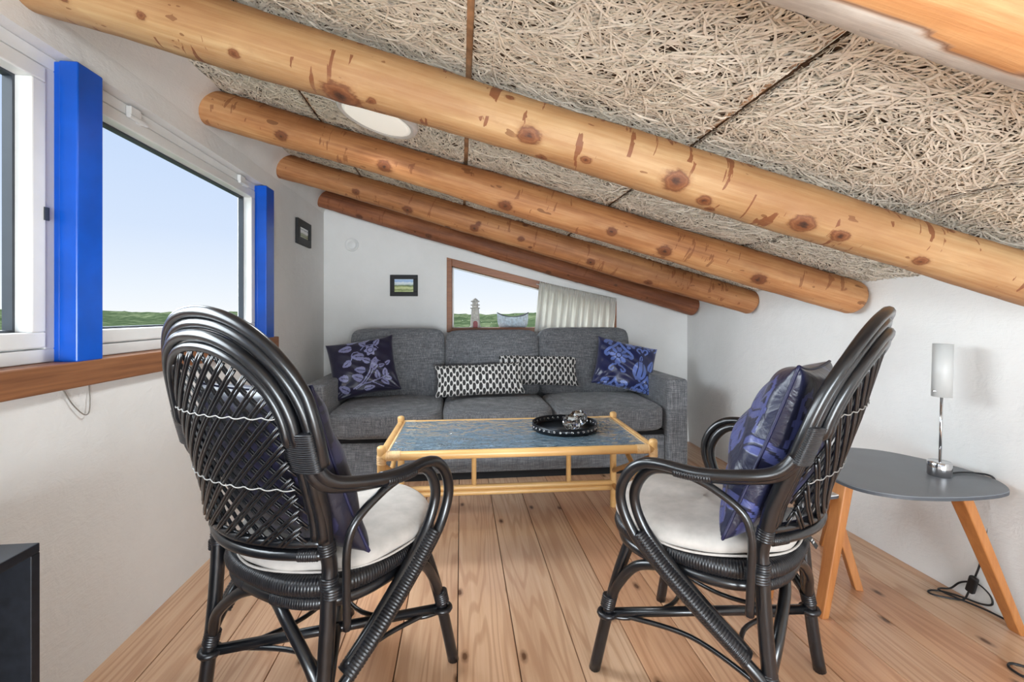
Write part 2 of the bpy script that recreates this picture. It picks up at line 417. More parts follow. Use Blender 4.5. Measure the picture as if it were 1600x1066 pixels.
# left wall: below the sill, pier at the far end, band above the windows with a plaster cove
wl = MB()
wl.span((XL - .13, YF, -.02), (XL, 3.95, .846))
wl.span((XL - .13, 2.735, .846), (XL, 3.95, 2.1))
wl.span((XL - .13, YF, 1.752), (XL, 2.735, 2.1))
ys = np.linspace(YF, 3.9, 140); t_ = np.linspace(0, 1, 9)
cove = np.zeros((len(ys), len(t_), 3))
for i, yy in enumerate(ys):
    wob = .005 * math.sin(yy * 7.3) + .004 * math.sin(yy * 17 + 1) + .005 * math.sin(yy * 53) * math.sin(yy * 31)
    for j, tt in enumerate(t_):
        bulge = .085 + wob
        cove[i, j] = (XL - .004 + bulge * tt ** 2.0, yy, 1.80 + (.19 - .004 - .282 * bulge + .012) * tt)
wl = wl.build('wall_left', M['plaster'], smooth=False)
MB().grid(cove, flip=True).build('plaster_cove', M['plaster'], wl)
tag((lambda *a, **k: wl)('wall_left', M['plaster'], smooth=False), 'rough white plastered wall carrying the long row of windows', 'wall', kind='structure')

# gable wall with the sloping window opening
def gpt(u, z, off=0):      # u measured along room X on the wall face
    n = Vector((SKEW, 1, 0)).normalized(); p = Vector((u, ybk(u), z)) + n * off; return p
wb = MB(); WU0, WU1, WZ0, WZ1a, WZ1b = -.111, 1.256, .90, 1.497, 1.152
wtop = lambda u: WZ1a + (WZ1b - WZ1a) * (u - WU0) / (WU1 - WU0)
def slab(mb, quad, d0, d1):
    v = [gpt(u, z, d0) for u, z in quad] + [gpt(u, z, d1) for u, z in quad]
    mb.add(v, [(0, 1, 2, 3), (7, 6, 5, 4), (0, 4, 5, 1), (1, 5, 6, 2), (2, 6, 7, 3), (3, 7, 4, 0)])
UA, UB = -1.35, 2.1
slab(wb, [(UA, -.02), (WU0, -.02), (WU0, zceil(WU0) + .06), (UA, zceil(UA) + .06)], 0, .2)
slab(wb, [(WU1, -.02), (UB, -.02), (UB, zceil(UB) + .06), (WU1, zceil(WU1) + .06)], 0, .2)
slab(wb, [(WU0, -.02), (WU1, -.02), (WU1, WZ0), (WU0, WZ0)], 0, .2)
slab(wb, [(WU0, WZ1a), (WU1, WZ1b), (WU1, zceil(WU1) + .06), (WU0, zceil(WU0) + .06)], 0, .2)
tag(wb.build('wall_back', M['plaster'], smooth=False), 'white plastered gable wall behind the grey sofa', 'wall', kind='structure')
wr = MB()
for ya, yb_, ta, tb in ((YF, 1.0, 1.745, 1.745), (1.0, 2.0, 1.745, 1.778), (2.0, 3.95, 1.778, 1.858)):
    wr.add([(XR, ya, -.02), (XR, yb_, -.02), (tb, yb_, 1.32), (ta, ya, 1.32), (XR + .2, ya, -.02), (XR + .2, yb_, -.02), (XR + .2, yb_, 1.32), (XR + .2, ya, 1.32)], [(3, 2, 1, 0), (4, 5, 6, 7), (0, 1, 5, 4), (1, 2, 6, 5), (2, 3, 7, 6), (3, 0, 4, 7)])
tag(wr.build('wall_right', M['plaster'], smooth=False), 'low white plastered knee wall beside the grey side table', 'wall', kind='structure')

# ceiling: backing boards, wood wool panels between recessed battens
SL = math.hypot(1, .282)
def ceil_frame(x, y, up=0): return (x, y, zceil(x) + up)
ce = MB(); v = [ceil_frame(x, y, h) for h in (.005, .08) for x, y in ((XL - .25, YF), (XR + .2, YF), (XR + .2, 3.95), (XL - .25, 3.95))]
ce.add(v, [(0, 1, 2, 3), (7, 6, 5, 4), (0, 4, 5, 1), (1, 5, 6, 2), (2, 6, 7, 3), (3, 7, 4, 0)])
ce = ce.build('ceiling', M['batten'], smooth=False); tag(ce, 'sloping ceiling of pale wood wool panels above round logs', 'ceiling', kind='structure')
seams = [XL - .25, -.588, .021, .640, 1.245, XR + .15]
def strands(x0, x1, y0, y1, count):
    m = 7; n = count
    cx = rng.uniform(x0 - .01, x1 + .01, n); cy = rng.uniform(y0, y1, n)
    # local drift direction of the fibres gives swirls
    base = .9 * np.sin(cx * 4 + 2) + .8 * np.cos(cy * 3.4 + cx * 3)
    ang = base + rng.normal(0, .62, n) + np.where(rng.random(n) < .3, rng.uniform(-1.6, 1.6, n), 0); L = rng.gamma(4, .026, n).clip(.04, .25)
    cur = rng.normal(0, 5.0, n); wd = rng.uniform(.0011, .0024, n); dz = -rng.uniform(.0005, .012, n)
    tl = np.linspace(-.5, .5, m)[None, :] * L[:, None]
    th = ang[:, None] + cur[:, None] * tl
    st = (L / (m - 1))[:, None]
    px = np.cumsum(np.cos(th) * st, 1); py = np.cumsum(np.sin(th) * st, 1)
    px += (cx - px.mean(1))[:, None]; py += (cy - py.mean(1))[:, None]
    nx, ny = -np.sin(th) * wd[:, None], np.cos(th) * wd[:, None]
    tilt = rng.normal(0, .25, n)[:, None] * wd[:, None]
    dzz = dz[:, None] + rng.normal(0, .0012, (n, m)) - .002 * np.cos(np.linspace(-math.pi, math.pi, m))[None, :]
    V = np.zeros((n, m, 2, 3))
    for k, sg in ((0, 1), (1, -1)):
        X = np.clip(px + sg * nx, x0, x1); V[:, :, k, 0] = X; V[:, :, k, 1] = np.clip(py + sg * ny, y0, y1); V[:, :, k, 2] = zceil(X) + dzz + sg * tilt
    o = np.arange(n)[:, None] * (2 * m) + np.arange(m - 1)[None, :] * 2
    F = np.stack([o, o + 1, o + 3, o + 2], -1).reshape(-1, 4)
    return V.reshape(-1, 3), F
def fast_mesh(name, V, F, mat, parent):
    me = bpy.data.meshes.new(name); me.vertices.add(len(V)); me.vertices.foreach_set('co', V.astype(np.float32).ravel())
    me.loops.add(F.size); me.loops.foreach_set('vertex_index', F.astype(np.int32).ravel())
    me.polygons.add(len(F)); me.polygons.foreach_set('loop_start', np.arange(0, F.size, 4, dtype=np.int32))
    me.update(calc_edges=True); me.validate(); me.materials.append(mat)
    o = bpy.data.objects.new(name, me); COL.objects.link(o); o.parent = parent; return o
for k in range(5):
    a, b = seams[k] + .008, seams[k + 1] - .008
    for y0, y1, dens in ((YF, -.95, 0), (-.95, .42, 6500), (.42, 2.02, 8200), (2.02, 3.85, 5000)):
        m = MB(); v = [ceil_frame(x, y, h) for h in (0, .006) for x, y in ((a, y0), (b, y0), (b, y1), (a, y1))]
        m.add(v, [(0, 1, 2, 3), (7, 6, 5, 4), (0, 4, 5, 1), (1, 5, 6, 2), (2, 6, 7, 3), (3, 7, 4, 0)])
        pn = m.build('panel', M['wool_base'], ce, smooth=False)
        if dens:
            V, F = strands(a, b, y0, y1, int(dens * (b - a) * (y1 - y0)))
            so = fast_mesh('wood_wool', V, F, M['wool'], pn); so['kind'] = 'stuff'

# log rafters
def logbeam(yl, rad, mat, label, seed, knots, taper=0, dz=0, bark=False, x0=XL - .12, x1=XR - .022):
    g = np.random.default_rng(seed)
    ax = Vector((1, -SKEW, -.2835)).normalized(); L = (x1 - x0) / ax.x
    n, m = 460, 56; s = np.linspace(0, L, n)[:, None]; a = np.linspace(0, 2 * np.pi, m, endpoint=False)[None, :]
    rr = rad * (1 + .035 * np.sin(s * 2.1 + seed) + .03 * np.sin(s * 5.3 + 2 * seed) + .012 * np.sin(s * 11.7 + 2 * a + 3 * seed) + taper * (s / L - .5)
                + .02 * np.sin(2 * a + s * .8 + seed) + .012 * np.sin(3 * a - s * 2.2) + .006 * np.sin(s * 23 + 3 * a + seed) + .005 * np.sin(s * 61 + 5 * a))
    kd = np.full((n, m), 9.0)
    ks = [(k[0] * L, k[1], k[2]) for k in knots] + [(g.uniform(.1, L - .1), g.uniform(0, 6.28), g.uniform(.006, .013)) for _ in range(12)]
    for s0, a0, sz in ks:
        da = (a - a0 + np.pi) % (2 * np.pi) - np.pi
        d = np.sqrt(((s - s0) / 1.35) ** 2 + (da * rad) ** 2) / sz
        kd = np.minimum(kd, d); rr = rr + .30 * sz * np.exp(-(d / 1.1) ** 2) - .16 * sz * np.exp(-(d / .45) ** 2)
    end = np.minimum(s, L - s); rr = rr * np.where(end < .02, .86 + .14 * np.sqrt(np.clip(end / .02, 0, 1)), 1)
    V = np.stack([s + 0 * a, rr * np.sin(a), -rr * np.cos(a)], -1)     # angle 0 points down, +a towards the back wall
    mb = MB(); mb.v = [tuple(p) for p in V.reshape(-1, 3)]
    idx = np.arange(n * m).reshape(n, m); q = np.stack([idx[:-1], np.roll(idx, -1, 1)[:-1], np.roll(idx, -1, 1)[1:], idx[1:]], -1).reshape(-1, 4)
    mb.f = [tuple(int(z) for z in r_) for r_ in q[:, ::-1]] + [tuple(range(m)), tuple((n - 1) * m + i for i in range(m))[::-1]]
    mb.at['knot'] = np.clip(kd / 1.6, 0, 1).ravel()
    if bark:
        edge = -.30 + .22 * np.sin(s * 4.1) + .12 * np.sin(s * 13 + 1) + .05 * np.sin(s * 37); aa = (a + np.pi) % (2 * np.pi) - np.pi
        mb.at['bark'] = (np.clip((aa - edge) / .06, 0, 1) * (aa < 1.5)).ravel(); mb.at['flake'] = (np.clip((aa - .25 + 0 * s) / .3, 0, 1) * (aa < 1.5)).ravel()
    o = mb.build('ceiling_beam', mat, smooth=True)
    zc = 1.930 + dz - .2835 * (x0 - XL)
    o.location = (x0, yl - SKEW * (x0 - XL), zc)
    yv = Vector((0, 1, 0)); zv = ax.cross(yv).normalized(); yv = zv.cross(ax)
    o.rotation_euler = Matrix((ax, yv, zv)).transposed().to_euler()
    tag(o, label, 'beam', kind='structure'); return o
F_ = -.5    # angle facing the camera and down
logbeam(3.616, .076, M['log_dark'], 'dark brown peeled log rafter against the gable wall, farthest of the row', 5,
        [(.15, -.6, .02), (.32, -.7, .018), (.62, -.5, .016)])
logbeam(2.850, .078, M['log_brown'], 'brown peeled log rafter, second from the gable wall', 4,
        [(.2, -1., .017), (.3, -.8, .022), (.43, -.9, .02), (.52, -1.1, .015), (.66, -.9, .02), (.78, -.6, .018)], x1=1.805)
logbeam(2.064, .076, M['log_mid'], 'amber peeled log rafter, third from the gable wall, beside the round ceiling lamp', 3,
        [(.16, -.9, .02), (.30, -.9, .024), (.47, -.7, .022), (.62, -1., .018), (.70, -.8, .024), (.84, -.8, .026)], x1=1.778, dz=-.006)
logbeam(1.275, .0735, M['log_pale'], 'pale honey peeled log rafter crossing in front of the round ceiling lamp', 2,
        [(.305, -.35, .036), (.46, -.95, .022), (.475, -.2, .012), (.585, -.9, .026), (.615, -.55, .016), (.70, -.75, .026), (.735, -.7, .018), (.81, -.7, .016), (.09, -.9, .012), (.15, -1., .01)], taper=-.2, dz=-.036, x1=1.80)
logbeam(.605, .078, M['log_bark'], 'pale log rafter with white bark remnants, nearest to the viewpoint', 1,
        [(.35, -.6, .02), (.5, -.7, .026), (.66, -.6, .024), (.8, -.7, .02)], bark=True)

# blue posts and sill board
def post(y0, y1, name, label):
    m = MB().span((-1.096, y0, .916), (-1.048, y1, 1.745)).span((-1.118, y0 + .007, .916), (-1.096, y1 - .002, 1.745))
    tag(m.build(name, M['blue'], smooth=False, bevel=.004), label, 'post', kind='structure')
post(1.392, 1.484, 'trim_1', 'wide glossy blue post between the two left windows')
post(2.632, 2.738, 'trim_2', 'glossy blue post at the far end of the left windows')
post(.27, .36, 'trim_4', 'glossy blue post nearest to the viewpoint, left of the open window')
m = MB().span((-1.20, YF, .846), (-1.045, 2.80, .917))
tag(m.build('trim_3', M['sill'], smooth=False, bevel=.004), 'oiled pine sill board under the row of left windows', 'sill', kind='structure')

def window(name, y0, y1, label, latch=False, hinges=()):
    w = MB(); z0, z1 = .918, 1.751; fw = .036; xf = -1.112
    # outer frame
    for a, b in (((y0, z0), (y1, z0 + fw)), ((y0, z1 - fw), (y1, z1)), ((y0, z0 + fw), (y0 + fw, z1 - fw)), ((y1 - fw, z0 + fw), (y1, z1 - fw))):
        w.span((xf - .075, a[0], a[1]), (xf, b[0], b[1]))
    w = w.build(name, M['white_paint'], smooth=False, bevel=.003); tag(w, label, 'window', kind='structure')
    s = MB(); g = .004; sw = .042; a0, a1, b0, b1 = y0 + fw + g, y1 - fw - g, z0 + fw + g, z1 - fw - g
    for a, b in (((a0, b0), (a1, b0 + sw)), ((a0, b1 - sw), (a1, b1)), ((a0, b0 + sw), (a0 + sw, b1 - sw)), ((a1 - sw, b0 + sw), (a1, b1 - sw))):
        s.span((xf - .066, a[0], a[1]), (xf + .006, b[0], b[1]))
    s.build('sash', M['white_paint'], w, smooth=False, bevel=.004)
    k = MB(); i0, i1, j0, j1 = a0 + sw, a1 - sw, b0 + sw, b1 - sw; t = .007
    for a, b in (((i0, j0), (i1, j0 + t)), ((i0, j1 - t), (i1, j1)), ((i0, j0 + t), (i0 + t, j1 - t)), ((i1 - t, j0 + t), (i1, j1 - t))):
        k.span((xf - .058, a[0], a[1]), (xf - .034, b[0], b[1]))
    k.build('gasket', M['rubber'], w, smooth=False)
    MB().span((xf - .048, i0, j0), (xf - .044, i1, j1)).build('pane', M['pane'], w, smooth=False)
    for hy in hinges:
        h = MB(); h.span((xf + .001, hy - .03, z1 - .036), (xf + .018, hy + .02, z1 - .006)); h.tube([(xf + .016, hy - .04, z1 - .042), (xf + .016, hy + .05, z1 - .042)], .008, 10)
        h.span((xf + .004, hy + .01, z1 - .05), (xf + .014, hy + .035, z1 - .028))
        h.build('hinge', M['white_plastic'], w, smooth=False, bevel=.002)
    if latch: MB().span((xf + .005, y1 - fw - .012, 1.30), (xf + .009, y1 - fw + .002, 1.335)).build('latch_plate', M['rubber'], w, smooth=False)
    return w
window('window_1', .365, 1.408, 'white framed window left of the wide blue post', True)
window('window_2', 1.470, 2.672, 'white framed window between the two blue posts, green heath outside', False, (1.70, 2.47))
window('window_4', -1.2, .262, 'white framed window nearest to the viewpoint')
MB().span((XL - .25, YF, .917), (XL, -1.2, 1.752)).build('wall_pier', M['plaster'], bpy.data.objects['wall_left'], smooth=False)

# gable window: timber frame, glass
w3 = empty('window_3', gpt(.57, WZ0, .05)); tag(w3, 'wood framed window with a sloping head above the sofa', 'window', kind='structure')
inv = Matrix.Translation(-Vector(w3.location))
def gbar(name, quad, d0, d1, mat, par=w3, bev=.003):
    mb = MB(); slab(mb, quad, d0, d1); mb.v = [tuple(inv @ Vector(p)) for p in mb.v]; return mb.build(name, mat, par, smooth=False, bevel=bev)
ft = .040
dn = lambda u, d: wtop(u) - d
gbar('stile', [(WU0, WZ0), (WU0 + ft, WZ0), (WU0 + ft, dn(WU0 + ft, 0)), (WU0, dn(WU0, 0))], -.008, .10, M['winwood'])
gbar('stile', [(WU1 - ft, WZ0), (WU1, WZ0), (WU1, dn(WU1, 0)), (WU1 - ft, dn(WU1 - ft, 0))], -.008, .10, M['winwood'])
gbar('head_rail', [(WU0 + ft, dn(WU0 + ft, .06)), (WU1 - ft, dn(WU1 - ft, .06)), (WU1 - ft, dn(WU1 - ft, 0)), (WU0 + ft, dn(WU0 + ft, 0))], -.008, .10, M['winwood'])
gbar('bottom_rail', [(WU0 + ft, WZ0), (WU1 - ft, WZ0), (WU1 - ft, WZ0 + .036), (WU0 + ft, WZ0 + .036)], -.008, .13, M['winwood'])
bd = .008
for q in ([(WU0 + ft, WZ0 + .036), (WU0 + ft + bd, WZ0 + .036), (WU0 + ft + bd, dn(WU0 + ft + bd, .06)), (WU0 + ft, dn(WU0 + ft, .06))],
          [(WU0 + ft, dn(WU0 + ft, .06 + bd)), (WU1 - ft, dn(WU1 - ft, .06 + bd)), (WU1 - ft, dn(WU1 - ft, .06)), (WU0 + ft, dn(WU0 + ft, .06))]):
    gbar('bead', q, .085, .112, M['white_paint'], bev=0)
gbar('pane', [(WU0 + ft, WZ0 + .03), (WU1 - ft, WZ0 + .03), (WU1 - ft, dn(WU1 - ft, .05)), (WU0 + ft, dn(WU0 + ft, .05))], .112, .116, M['pane'], bev=0)
gbar('window_latch', [(WU0 - .012, 1.21), (WU0 - .004, 1.21), (WU0 - .004, 1.26), (WU0 - .012, 1.26)], -.012, .002, M['white_paint'], bev=0)

# land outside
NR, NA = 70, 420; rad_ = 4 * (700 / 4) ** (np.linspace(0, 1, NR)); an = np.linspace(0, 2 * np.pi, NA)
H = np.zeros((NR, NA, 3))
for i, r_ in enumerate(rad_):
    k = min(1, max(0, (r_ - 40) / 260)); k = k * k * (3 - 2 * k)
    hh = -3.2 + k * (4.6 + 2.2 * np.sin(an * 3 + .4) * .35 + .5 * np.sin(an * 11 + r_ * .02) + .35 * np.sin(an * 23 + 1)) + .25 * np.sin(r_ * .3 + an * 9) * min(1, r_ / 30) + rng.normal(0, .5, NA) * k
    if r_ > 420: hh = hh - (r_ - 420) * .02
    H[i] = np.stack([r_ * np.cos(an), r_ * np.sin(an), hh], 1)
tag(MB().grid(H, flip=False).build('landscape', M['hill'], smooth=True), 'green heath and low hills seen through the windows', 'landscape', kind='structure')

# ------------------------------------------------------------------ ceiling lamp, vent, pictures, wire
nrm = Vector((.282, 0, 1)).normalized()
lx, ly = -.300, 1.735
cl = empty('ceiling_lamp', (lx, ly, zceil(lx) - .008)); cl.rotation_euler = Vector((0, 0, 1)).rotation_difference(nrm).to_euler()
tag(cl, 'flat round white ceiling lamp half hidden behind the pale log', 'lamp')
MB().lathe([(.0, -.030), (.06, -.0295), (.11, -.027), (.126, -.022)], 48).build('diffuser', M['lit_opal'], cl)
ld = bpy.data.lights.new('lamp_light', 'AREA'); ld.shape = 'DISK'; ld.size = .24; ld.energy = 6.5; ld.spread = R(140); ld.color = (.92, .97, 1)
lo = bpy.data.objects.new('lamp_light', ld); COL.objects.link(lo); lo.parent = cl; lo.location = (0, 0, -.036)
MB().lathe([(.126, -.020), (.134, -.027), (.145, -.024), (.150, -.012), (.150, .0), (.126, 0)], 48).build('rim', M['white_plastic'], cl)
cc = cr([(-.15, .0, -.004), (-.21, -.012, -.004), (-.28, -.03, -.004), (-.36, -.06, -.004)], 6)
MB().tube(cc, .005, 6).build('cable', M['white_plastic'], cl)
v0 = gpt(-.852, 1.59, -.001); n0 = Vector((SKEW, 1, 0)).normalized()
va = empty('air_vent', v0, math.atan2(n0.y, n0.x) - math.pi / 2); tag(va, 'small round white air vent on the gable wall near the left corner', 'vent')
MB().lathe([(.052, .0), (.052, -.012), (.046, -.016), (.043, -.012)], 40, axis='Y').build('rim', M['white_plastic'], va, fix=True)
MB().lathe([(.0, -.013), (.03, -.012), (.039, -.008), (.041, 0)], 40, axis='Y').build('disc', M['white_plastic'], va, fix=True)

def picture(name, loc, rz, w, h, mat, label, fw):
    t = empty(name, loc, rz); tag(t, label, 'picture', 'small framed pictures')
    f = MB(); d = .018
    f.span((-w / 2, -d, -h / 2), (w / 2, 0, -h / 2 + fw)); f.span((-w / 2, -d, h / 2 - fw), (w / 2, 0, h / 2))
    f.span((-w / 2, -d, -h / 2 + fw), (-w / 2 + fw, 0, h / 2 - fw)); f.span((w / 2 - fw, -d, -h / 2 + fw), (w / 2, 0, h / 2 - fw))
    f.build('frame', M['picture_black'], t, smooth=False, bevel=.002)
    MB().span((-w / 2 + fw, -.010, -h / 2 + fw), (w / 2 - fw, -.006, h / 2 - fw)).build('print', mat, t, smooth=False)
picture('wall_picture', gpt(-.446, 1.271, -.001), math.atan2(n0.y, n0.x) - math.pi / 2, .216, .168, M['paint_a'], 'black framed dune landscape hanging on the gable wall', .034)
picture('wall_picture', (XL + .001, 3.265, 1.593), R(90), .27, .166, M['paint_b'], 'black framed beach print on the left wall past the blue post', .048)
wp = cr([(-1.066, 1.368, .845), (-1.064, 1.396, .80), (-1.062, 1.43, .765), (-1.06, 1.447, .766), (-1.062, 1.454, .80), (-1.066, 1.456, .845)], 6)
wi = MB().tube(wp, .0016, 6).build('hanging_wire', M['wire']); tag(wi, 'thin bent wire hanging from the wooden sill on the left wall', 'wire')

# ------------------------------------------------------------------ window sill ornaments and curtain
def gz(u, z, off): return gpt(u, z, off)
lh = empty('lighthouse_ornament', gz(.113, WZ0 + .037, .055)); tag(lh, 'white wooden lighthouse ornament with a dark red door on the window sill', 'ornament')
MB().lathe([(.047, 0), (.047, .006), (.040, .012), (.030, .15), (.0, .15)], 8).build('tower', M['stone'], lh, smooth=False)
g_ = MB()
for z, r in ((.150, .040), (.176, .038), (.205, .036)): g_.lathe([(0, z - .001), (r * .8, z), (r, z + .004), (r, z + .009), (r * .7, z + .012), (0, z + .013)], 8)
g_.build('gallery', M['stone'], lh, smooth=False)
MB().lathe([(.024, .16), (.022, .214), (.03, .214), (.012, .232), (.004, .236), (.0, .240)], 8).build('lantern', M['stone'], lh, smooth=False)
dr = MB(); pts = [(-.018, 0), (.018, 0)] + [(.018 * math.cos(a), .036 + .018 * math.sin(a)) for a in np.linspace(0, math.pi, 9)]
v = [(x, -.052, z) for x, z in pts] + [(x, -.030, z) for x, z in pts]; n_ = len(pts)
dr.add(v, [tuple(range(n_)), tuple(range(n_, 2 * n_))[::-1]] + [(i, i + n_, (i + 1) % n_ + n_, (i + 1) % n_) for i in range(n_)])
dr.build('door_panel', M['redpaint'], lh, smooth=False)
bt = empty('model_boat', gz(.418, WZ0 + .037, .06)); tag(bt, 'small pale blue grey model boat on the window sill beside the lighthouse', 'ornament')
n, m = 25, 13; U = np.linspace(-1, 1, n); Th = np.linspace(-math.pi / 2, math.pi / 2, m); V = np.zeros((n, m, 3)); Vi = V.copy()
for i, u in enumerate(U):
    bw_ = .052 * (1 - abs(u) ** 2.4) + .003; sheer = .085 + .035 * abs(u) ** 2.2
    for j, th in enumerate(Th):
        for Q, k in ((V, 1), (Vi, .86)):
            Q[i, j] = (u * .128 * (.80 + .20 * abs(math.sin(th)) ) , bw_ * k * math.sin(th) if abs(th) < 1.57 else bw_ * k * np.sign(th), sheer - (sheer - (.0 if k == 1 else .008)) * math.cos(th) ** .7)
b = MB(); b.grid(V); b.grid(Vi, flip=True)
rim1 = [tuple(V[i, 0]) for i in range(n)]; b.build('hull', M['boatpaint'], bt, fix=False)
r_ = MB(); 
for j in (0, m - 1): r_.tube([tuple((V[i, j] + Vi[i, j]) / 2) for i in range(n)], .0045, 6)
r_.build('gunwale', M['greyedge'], bt)

cu = empty('window_curtain', gz(.9, .93, -.03)); tag(cu, 'short gathered white curtain covering the right half of the gable window', 'curtain')
NU, NV = 150, 22; V = np.zeros((NU, NV, 3)); O = Vector(cu.location)
for i in range(NU):
    t = i / (NU - 1)
    for j in range(NV):
        s = j / (NV - 1)
        u = (.585 + .04 * s) + t * (.64 - .02 * s); top = 1.298 + (1.166 - 1.298) * t
        fold = (.010 * math.sin(t * 2 * math.pi * 11 + .6 * math.sin(t * 9)) * (1 - .35 * s) + .007 * math.sin(t * 2 * math.pi * 26 + 1) * s + .005 * math.sin(t * 40 + 3 * s))
        if s > .9: fold = .009 * math.sin(t * 2 * math.pi * 34)
        z = .895 + (top - .895) * s + (.008 * abs(math.sin(t * 2 * math.pi * 17)) if s == 1 else 0)
        V[i, j] = gz(u, z, -.035 + fold) - O
c_ = MB().grid(V).build('cloth', M['curtain'], cu); sm = c_.modifiers.new('thick', 'SOLIDIFY'); sm.thickness = .0016
MB().tube([gz(.60, 1.284, -.034) - O, gz(1.24, 1.152, -.034) - O], .003, 6).build('curtain_wire', M['white_plastic'], cu)

# ------------------------------------------------------------------ sofa
sf = empty('sofa', (.263, 3.2, 0)); tag(sf, 'grey tweed three seat sofa against the gable wall', 'sofa')
def pillowbox(mb, c, d, puff=(0, 0, 0), k=5.0, N=(18, 14, 10), sag=0):
    # rounded, puffed cushion: superellipsoid with swelling faces
    a, b = 44, 28
    th = np.linspace(-math.pi / 2, math.pi / 2, b); ph = np.linspace(-math.pi, math.pi, a)
    V = np.zeros((a, b, 3)); f = lambda x, e: np.sign(x) * np.abs(x) ** e
    e1 = 2 / k
    for i, p in enumerate(ph):
        ct, st = np.cos(th), np.sin(th)
        X = f(ct, e1) * f(np.cos(p), e1); Y = f(ct, e1) * f(np.sin(p), e1); Z = f(st, e1)
        V[i, :, 0] = X; V[i, :, 1] = Y; V[i, :, 2] = Z
    x, y, z = V[..., 0].copy(), V[..., 1].copy(), V[..., 2].copy()
    V[..., 0] = c[0] + x * d[0] / 2 + np.sign(x) * puff[0] * (1 - y ** 2) * (1 - z ** 2) * np.abs(x) ** 4
    V[..., 1] = c[1] + y * d[1] / 2 + np.sign(y) * puff[1] * (1 - x ** 2) * (1 - z ** 2) * np.abs(y) ** 4
    V[..., 2] = c[2] + z * d[2] / 2 + np.sign(z) * puff[2] * (1 - x ** 2) * (1 - y ** 2) * np.abs(z) ** 4
    V += rng.normal(0, .0006, V.shape)
    return mb.grid(V, flip=True)
ox, oy = -.263, -3.2
for s, xa, xb in ((-1, -.942, -.808), (1, 1.336, 1.474)):
    m = MB().span((xa + ox, 2.855 + oy, .02), (xb + ox, 3.56 + oy, .622)); m.build('arm', M['sofa'], sf, smooth=False, bevel=.022, seg=4)
MB().span((-.81 + ox, 2.90 + oy, .05), (1.335 + ox, 3.50 + oy, .255)).build('base', M['sofa'], sf, smooth=False, bevel=.012)
MB().span((-.80 + ox, 2.93 + oy, .0), (1.33 + ox, 3.45 + oy, .05)).build('base_gap', M['darkgap'], sf, smooth=False)  # black block standing in for the shaded gap under the sofa
MB().span((-.80 + ox, 2.91 + oy, .25), (1.33 + ox, 3.45 + oy, .285)).build('deck', M['darkgap'], sf, smooth=False)  # black gives the shade line under the seat cushions
MB().span((-.86 + ox, 3.46 + oy, .1), (1.39 + ox, 3.585 + oy, .80)).build('back_frame', M['sofa'], sf, smooth=False, bevel=.03, seg=3)
for x0, x1 in ((-.808, -.118), (-.116, .594), (.596, 1.334)):
    m = MB(); pillowbox(m, ((x0 + x1) / 2 + ox, 3.16 + oy, .368), (x1 - x0, .62, .176), (0, .01, .018), 7); m.build('seat_cushion', M['sofa'], sf)
for x0, x1, dz in ((-.79, -.117, .005), (-.115, .582, -.008), (.584, 1.285, .008)):
    m = MB(); w_ = x1 - x0
    pillowbox(m, (0, 0, 0), (w_, .17, .50), (0, .045, .006), 9)
    rot = Matrix.Rotation(R(-9), 3, 'X'); m.v = [tuple(rot @ Vector(p) + Vector(((x0 + x1) / 2 + ox, 3.465 + oy, .678 + dz))) for p in m.v]
    m.build('back_cushion', M['sofa'], sf)

# ------------------------------------------------------------------ cushions
def pillow(name, w, h, t, mat, fn, loc, rot, label, n=110, group='cushions on the sofa', pinch=.07, pip=None, slump=0, cat='cushion', rag=.0):
    nu = n; nv = max(30, int(n * h / w)); u = np.linspace(-1, 1, nu)[:, None] + np.zeros((1, nv)); v = np.linspace(-1, 1, nv)[None, :] + np.zeros((nu, 1))
    px = w / 2 * u * (1 - pinch * (1 - v ** 2) * np.abs(u) ** 2); pz = h / 2 * v * (1 - pinch * (1 - u ** 2) * np.abs(v) ** 2)
    prof = ((1 - u ** 2).clip(0) * (1 - v ** 2).clip(0)) ** .42
    wr = .012 * np.sin(5 * u + 3 * v) * np.cos(4 * v - u) + .006 * np.sin(11 * v + 7 * u)
    wr += .010 * np.sin(14 * np.arctan2(v + 1.02, u + 1.02)) * np.exp(-1.6 * np.hypot(u + 1, v + 1)) + .010 * np.sin(14 * np.arctan2(v + 1.02, 1.02 - u)) * np.exp(-1.6 * np.hypot(u - 1, v + 1))
    pz = pz + slump * (1 - v) * .25 * -np.abs(u)
    tt = t / 2 * prof; 
    A = np.stack([px, -(tt + wr * prof), pz], -1); Bk = np.stack([px, tt + 0 * wr, pz], -1)
    mb = MB(); mb.grid(A); mb.grid(Bk, flip=True)
    pr = fn(u, v * h / w).ravel(); mb.at['print'] = np.r_[pr, pr]
    top = empty(name, loc); top.rotation_euler = rot; tag(top, label, cat, group)
    mb.build('cover', mat, top)
    if pip:
        ed = [A[i, 0] for i in range(nu)] + [A[-1, j] for j in range(nv)] + [A[i, -1] for i in range(nu - 1, -1, -1)] + [A[0, j] for j in range(nv - 1, -1, -1)]
        ed = [e_ for k_, e_ in enumerate(ed) if k_ % 3 == 0]; MB().tube(ed, .004, 6, closed=True).build('piping', pip, top)
    return top
def seg(u, v, pts, wd):
    P = np.array(pts, float); d = np.full(u.shape, 9.)
    for a, b in zip(P[:-1], P[1:]):
        ab = b - a; L2 = ab @ ab + 1e-12; t = (((u - a[0]) * ab[0] + (v - a[1]) * ab[1]) / L2).clip(0, 1)
        d = np.minimum(d, np.hypot(u - a[0] - t * ab[0], v - a[1] - t * ab[1]))
    return d < wd
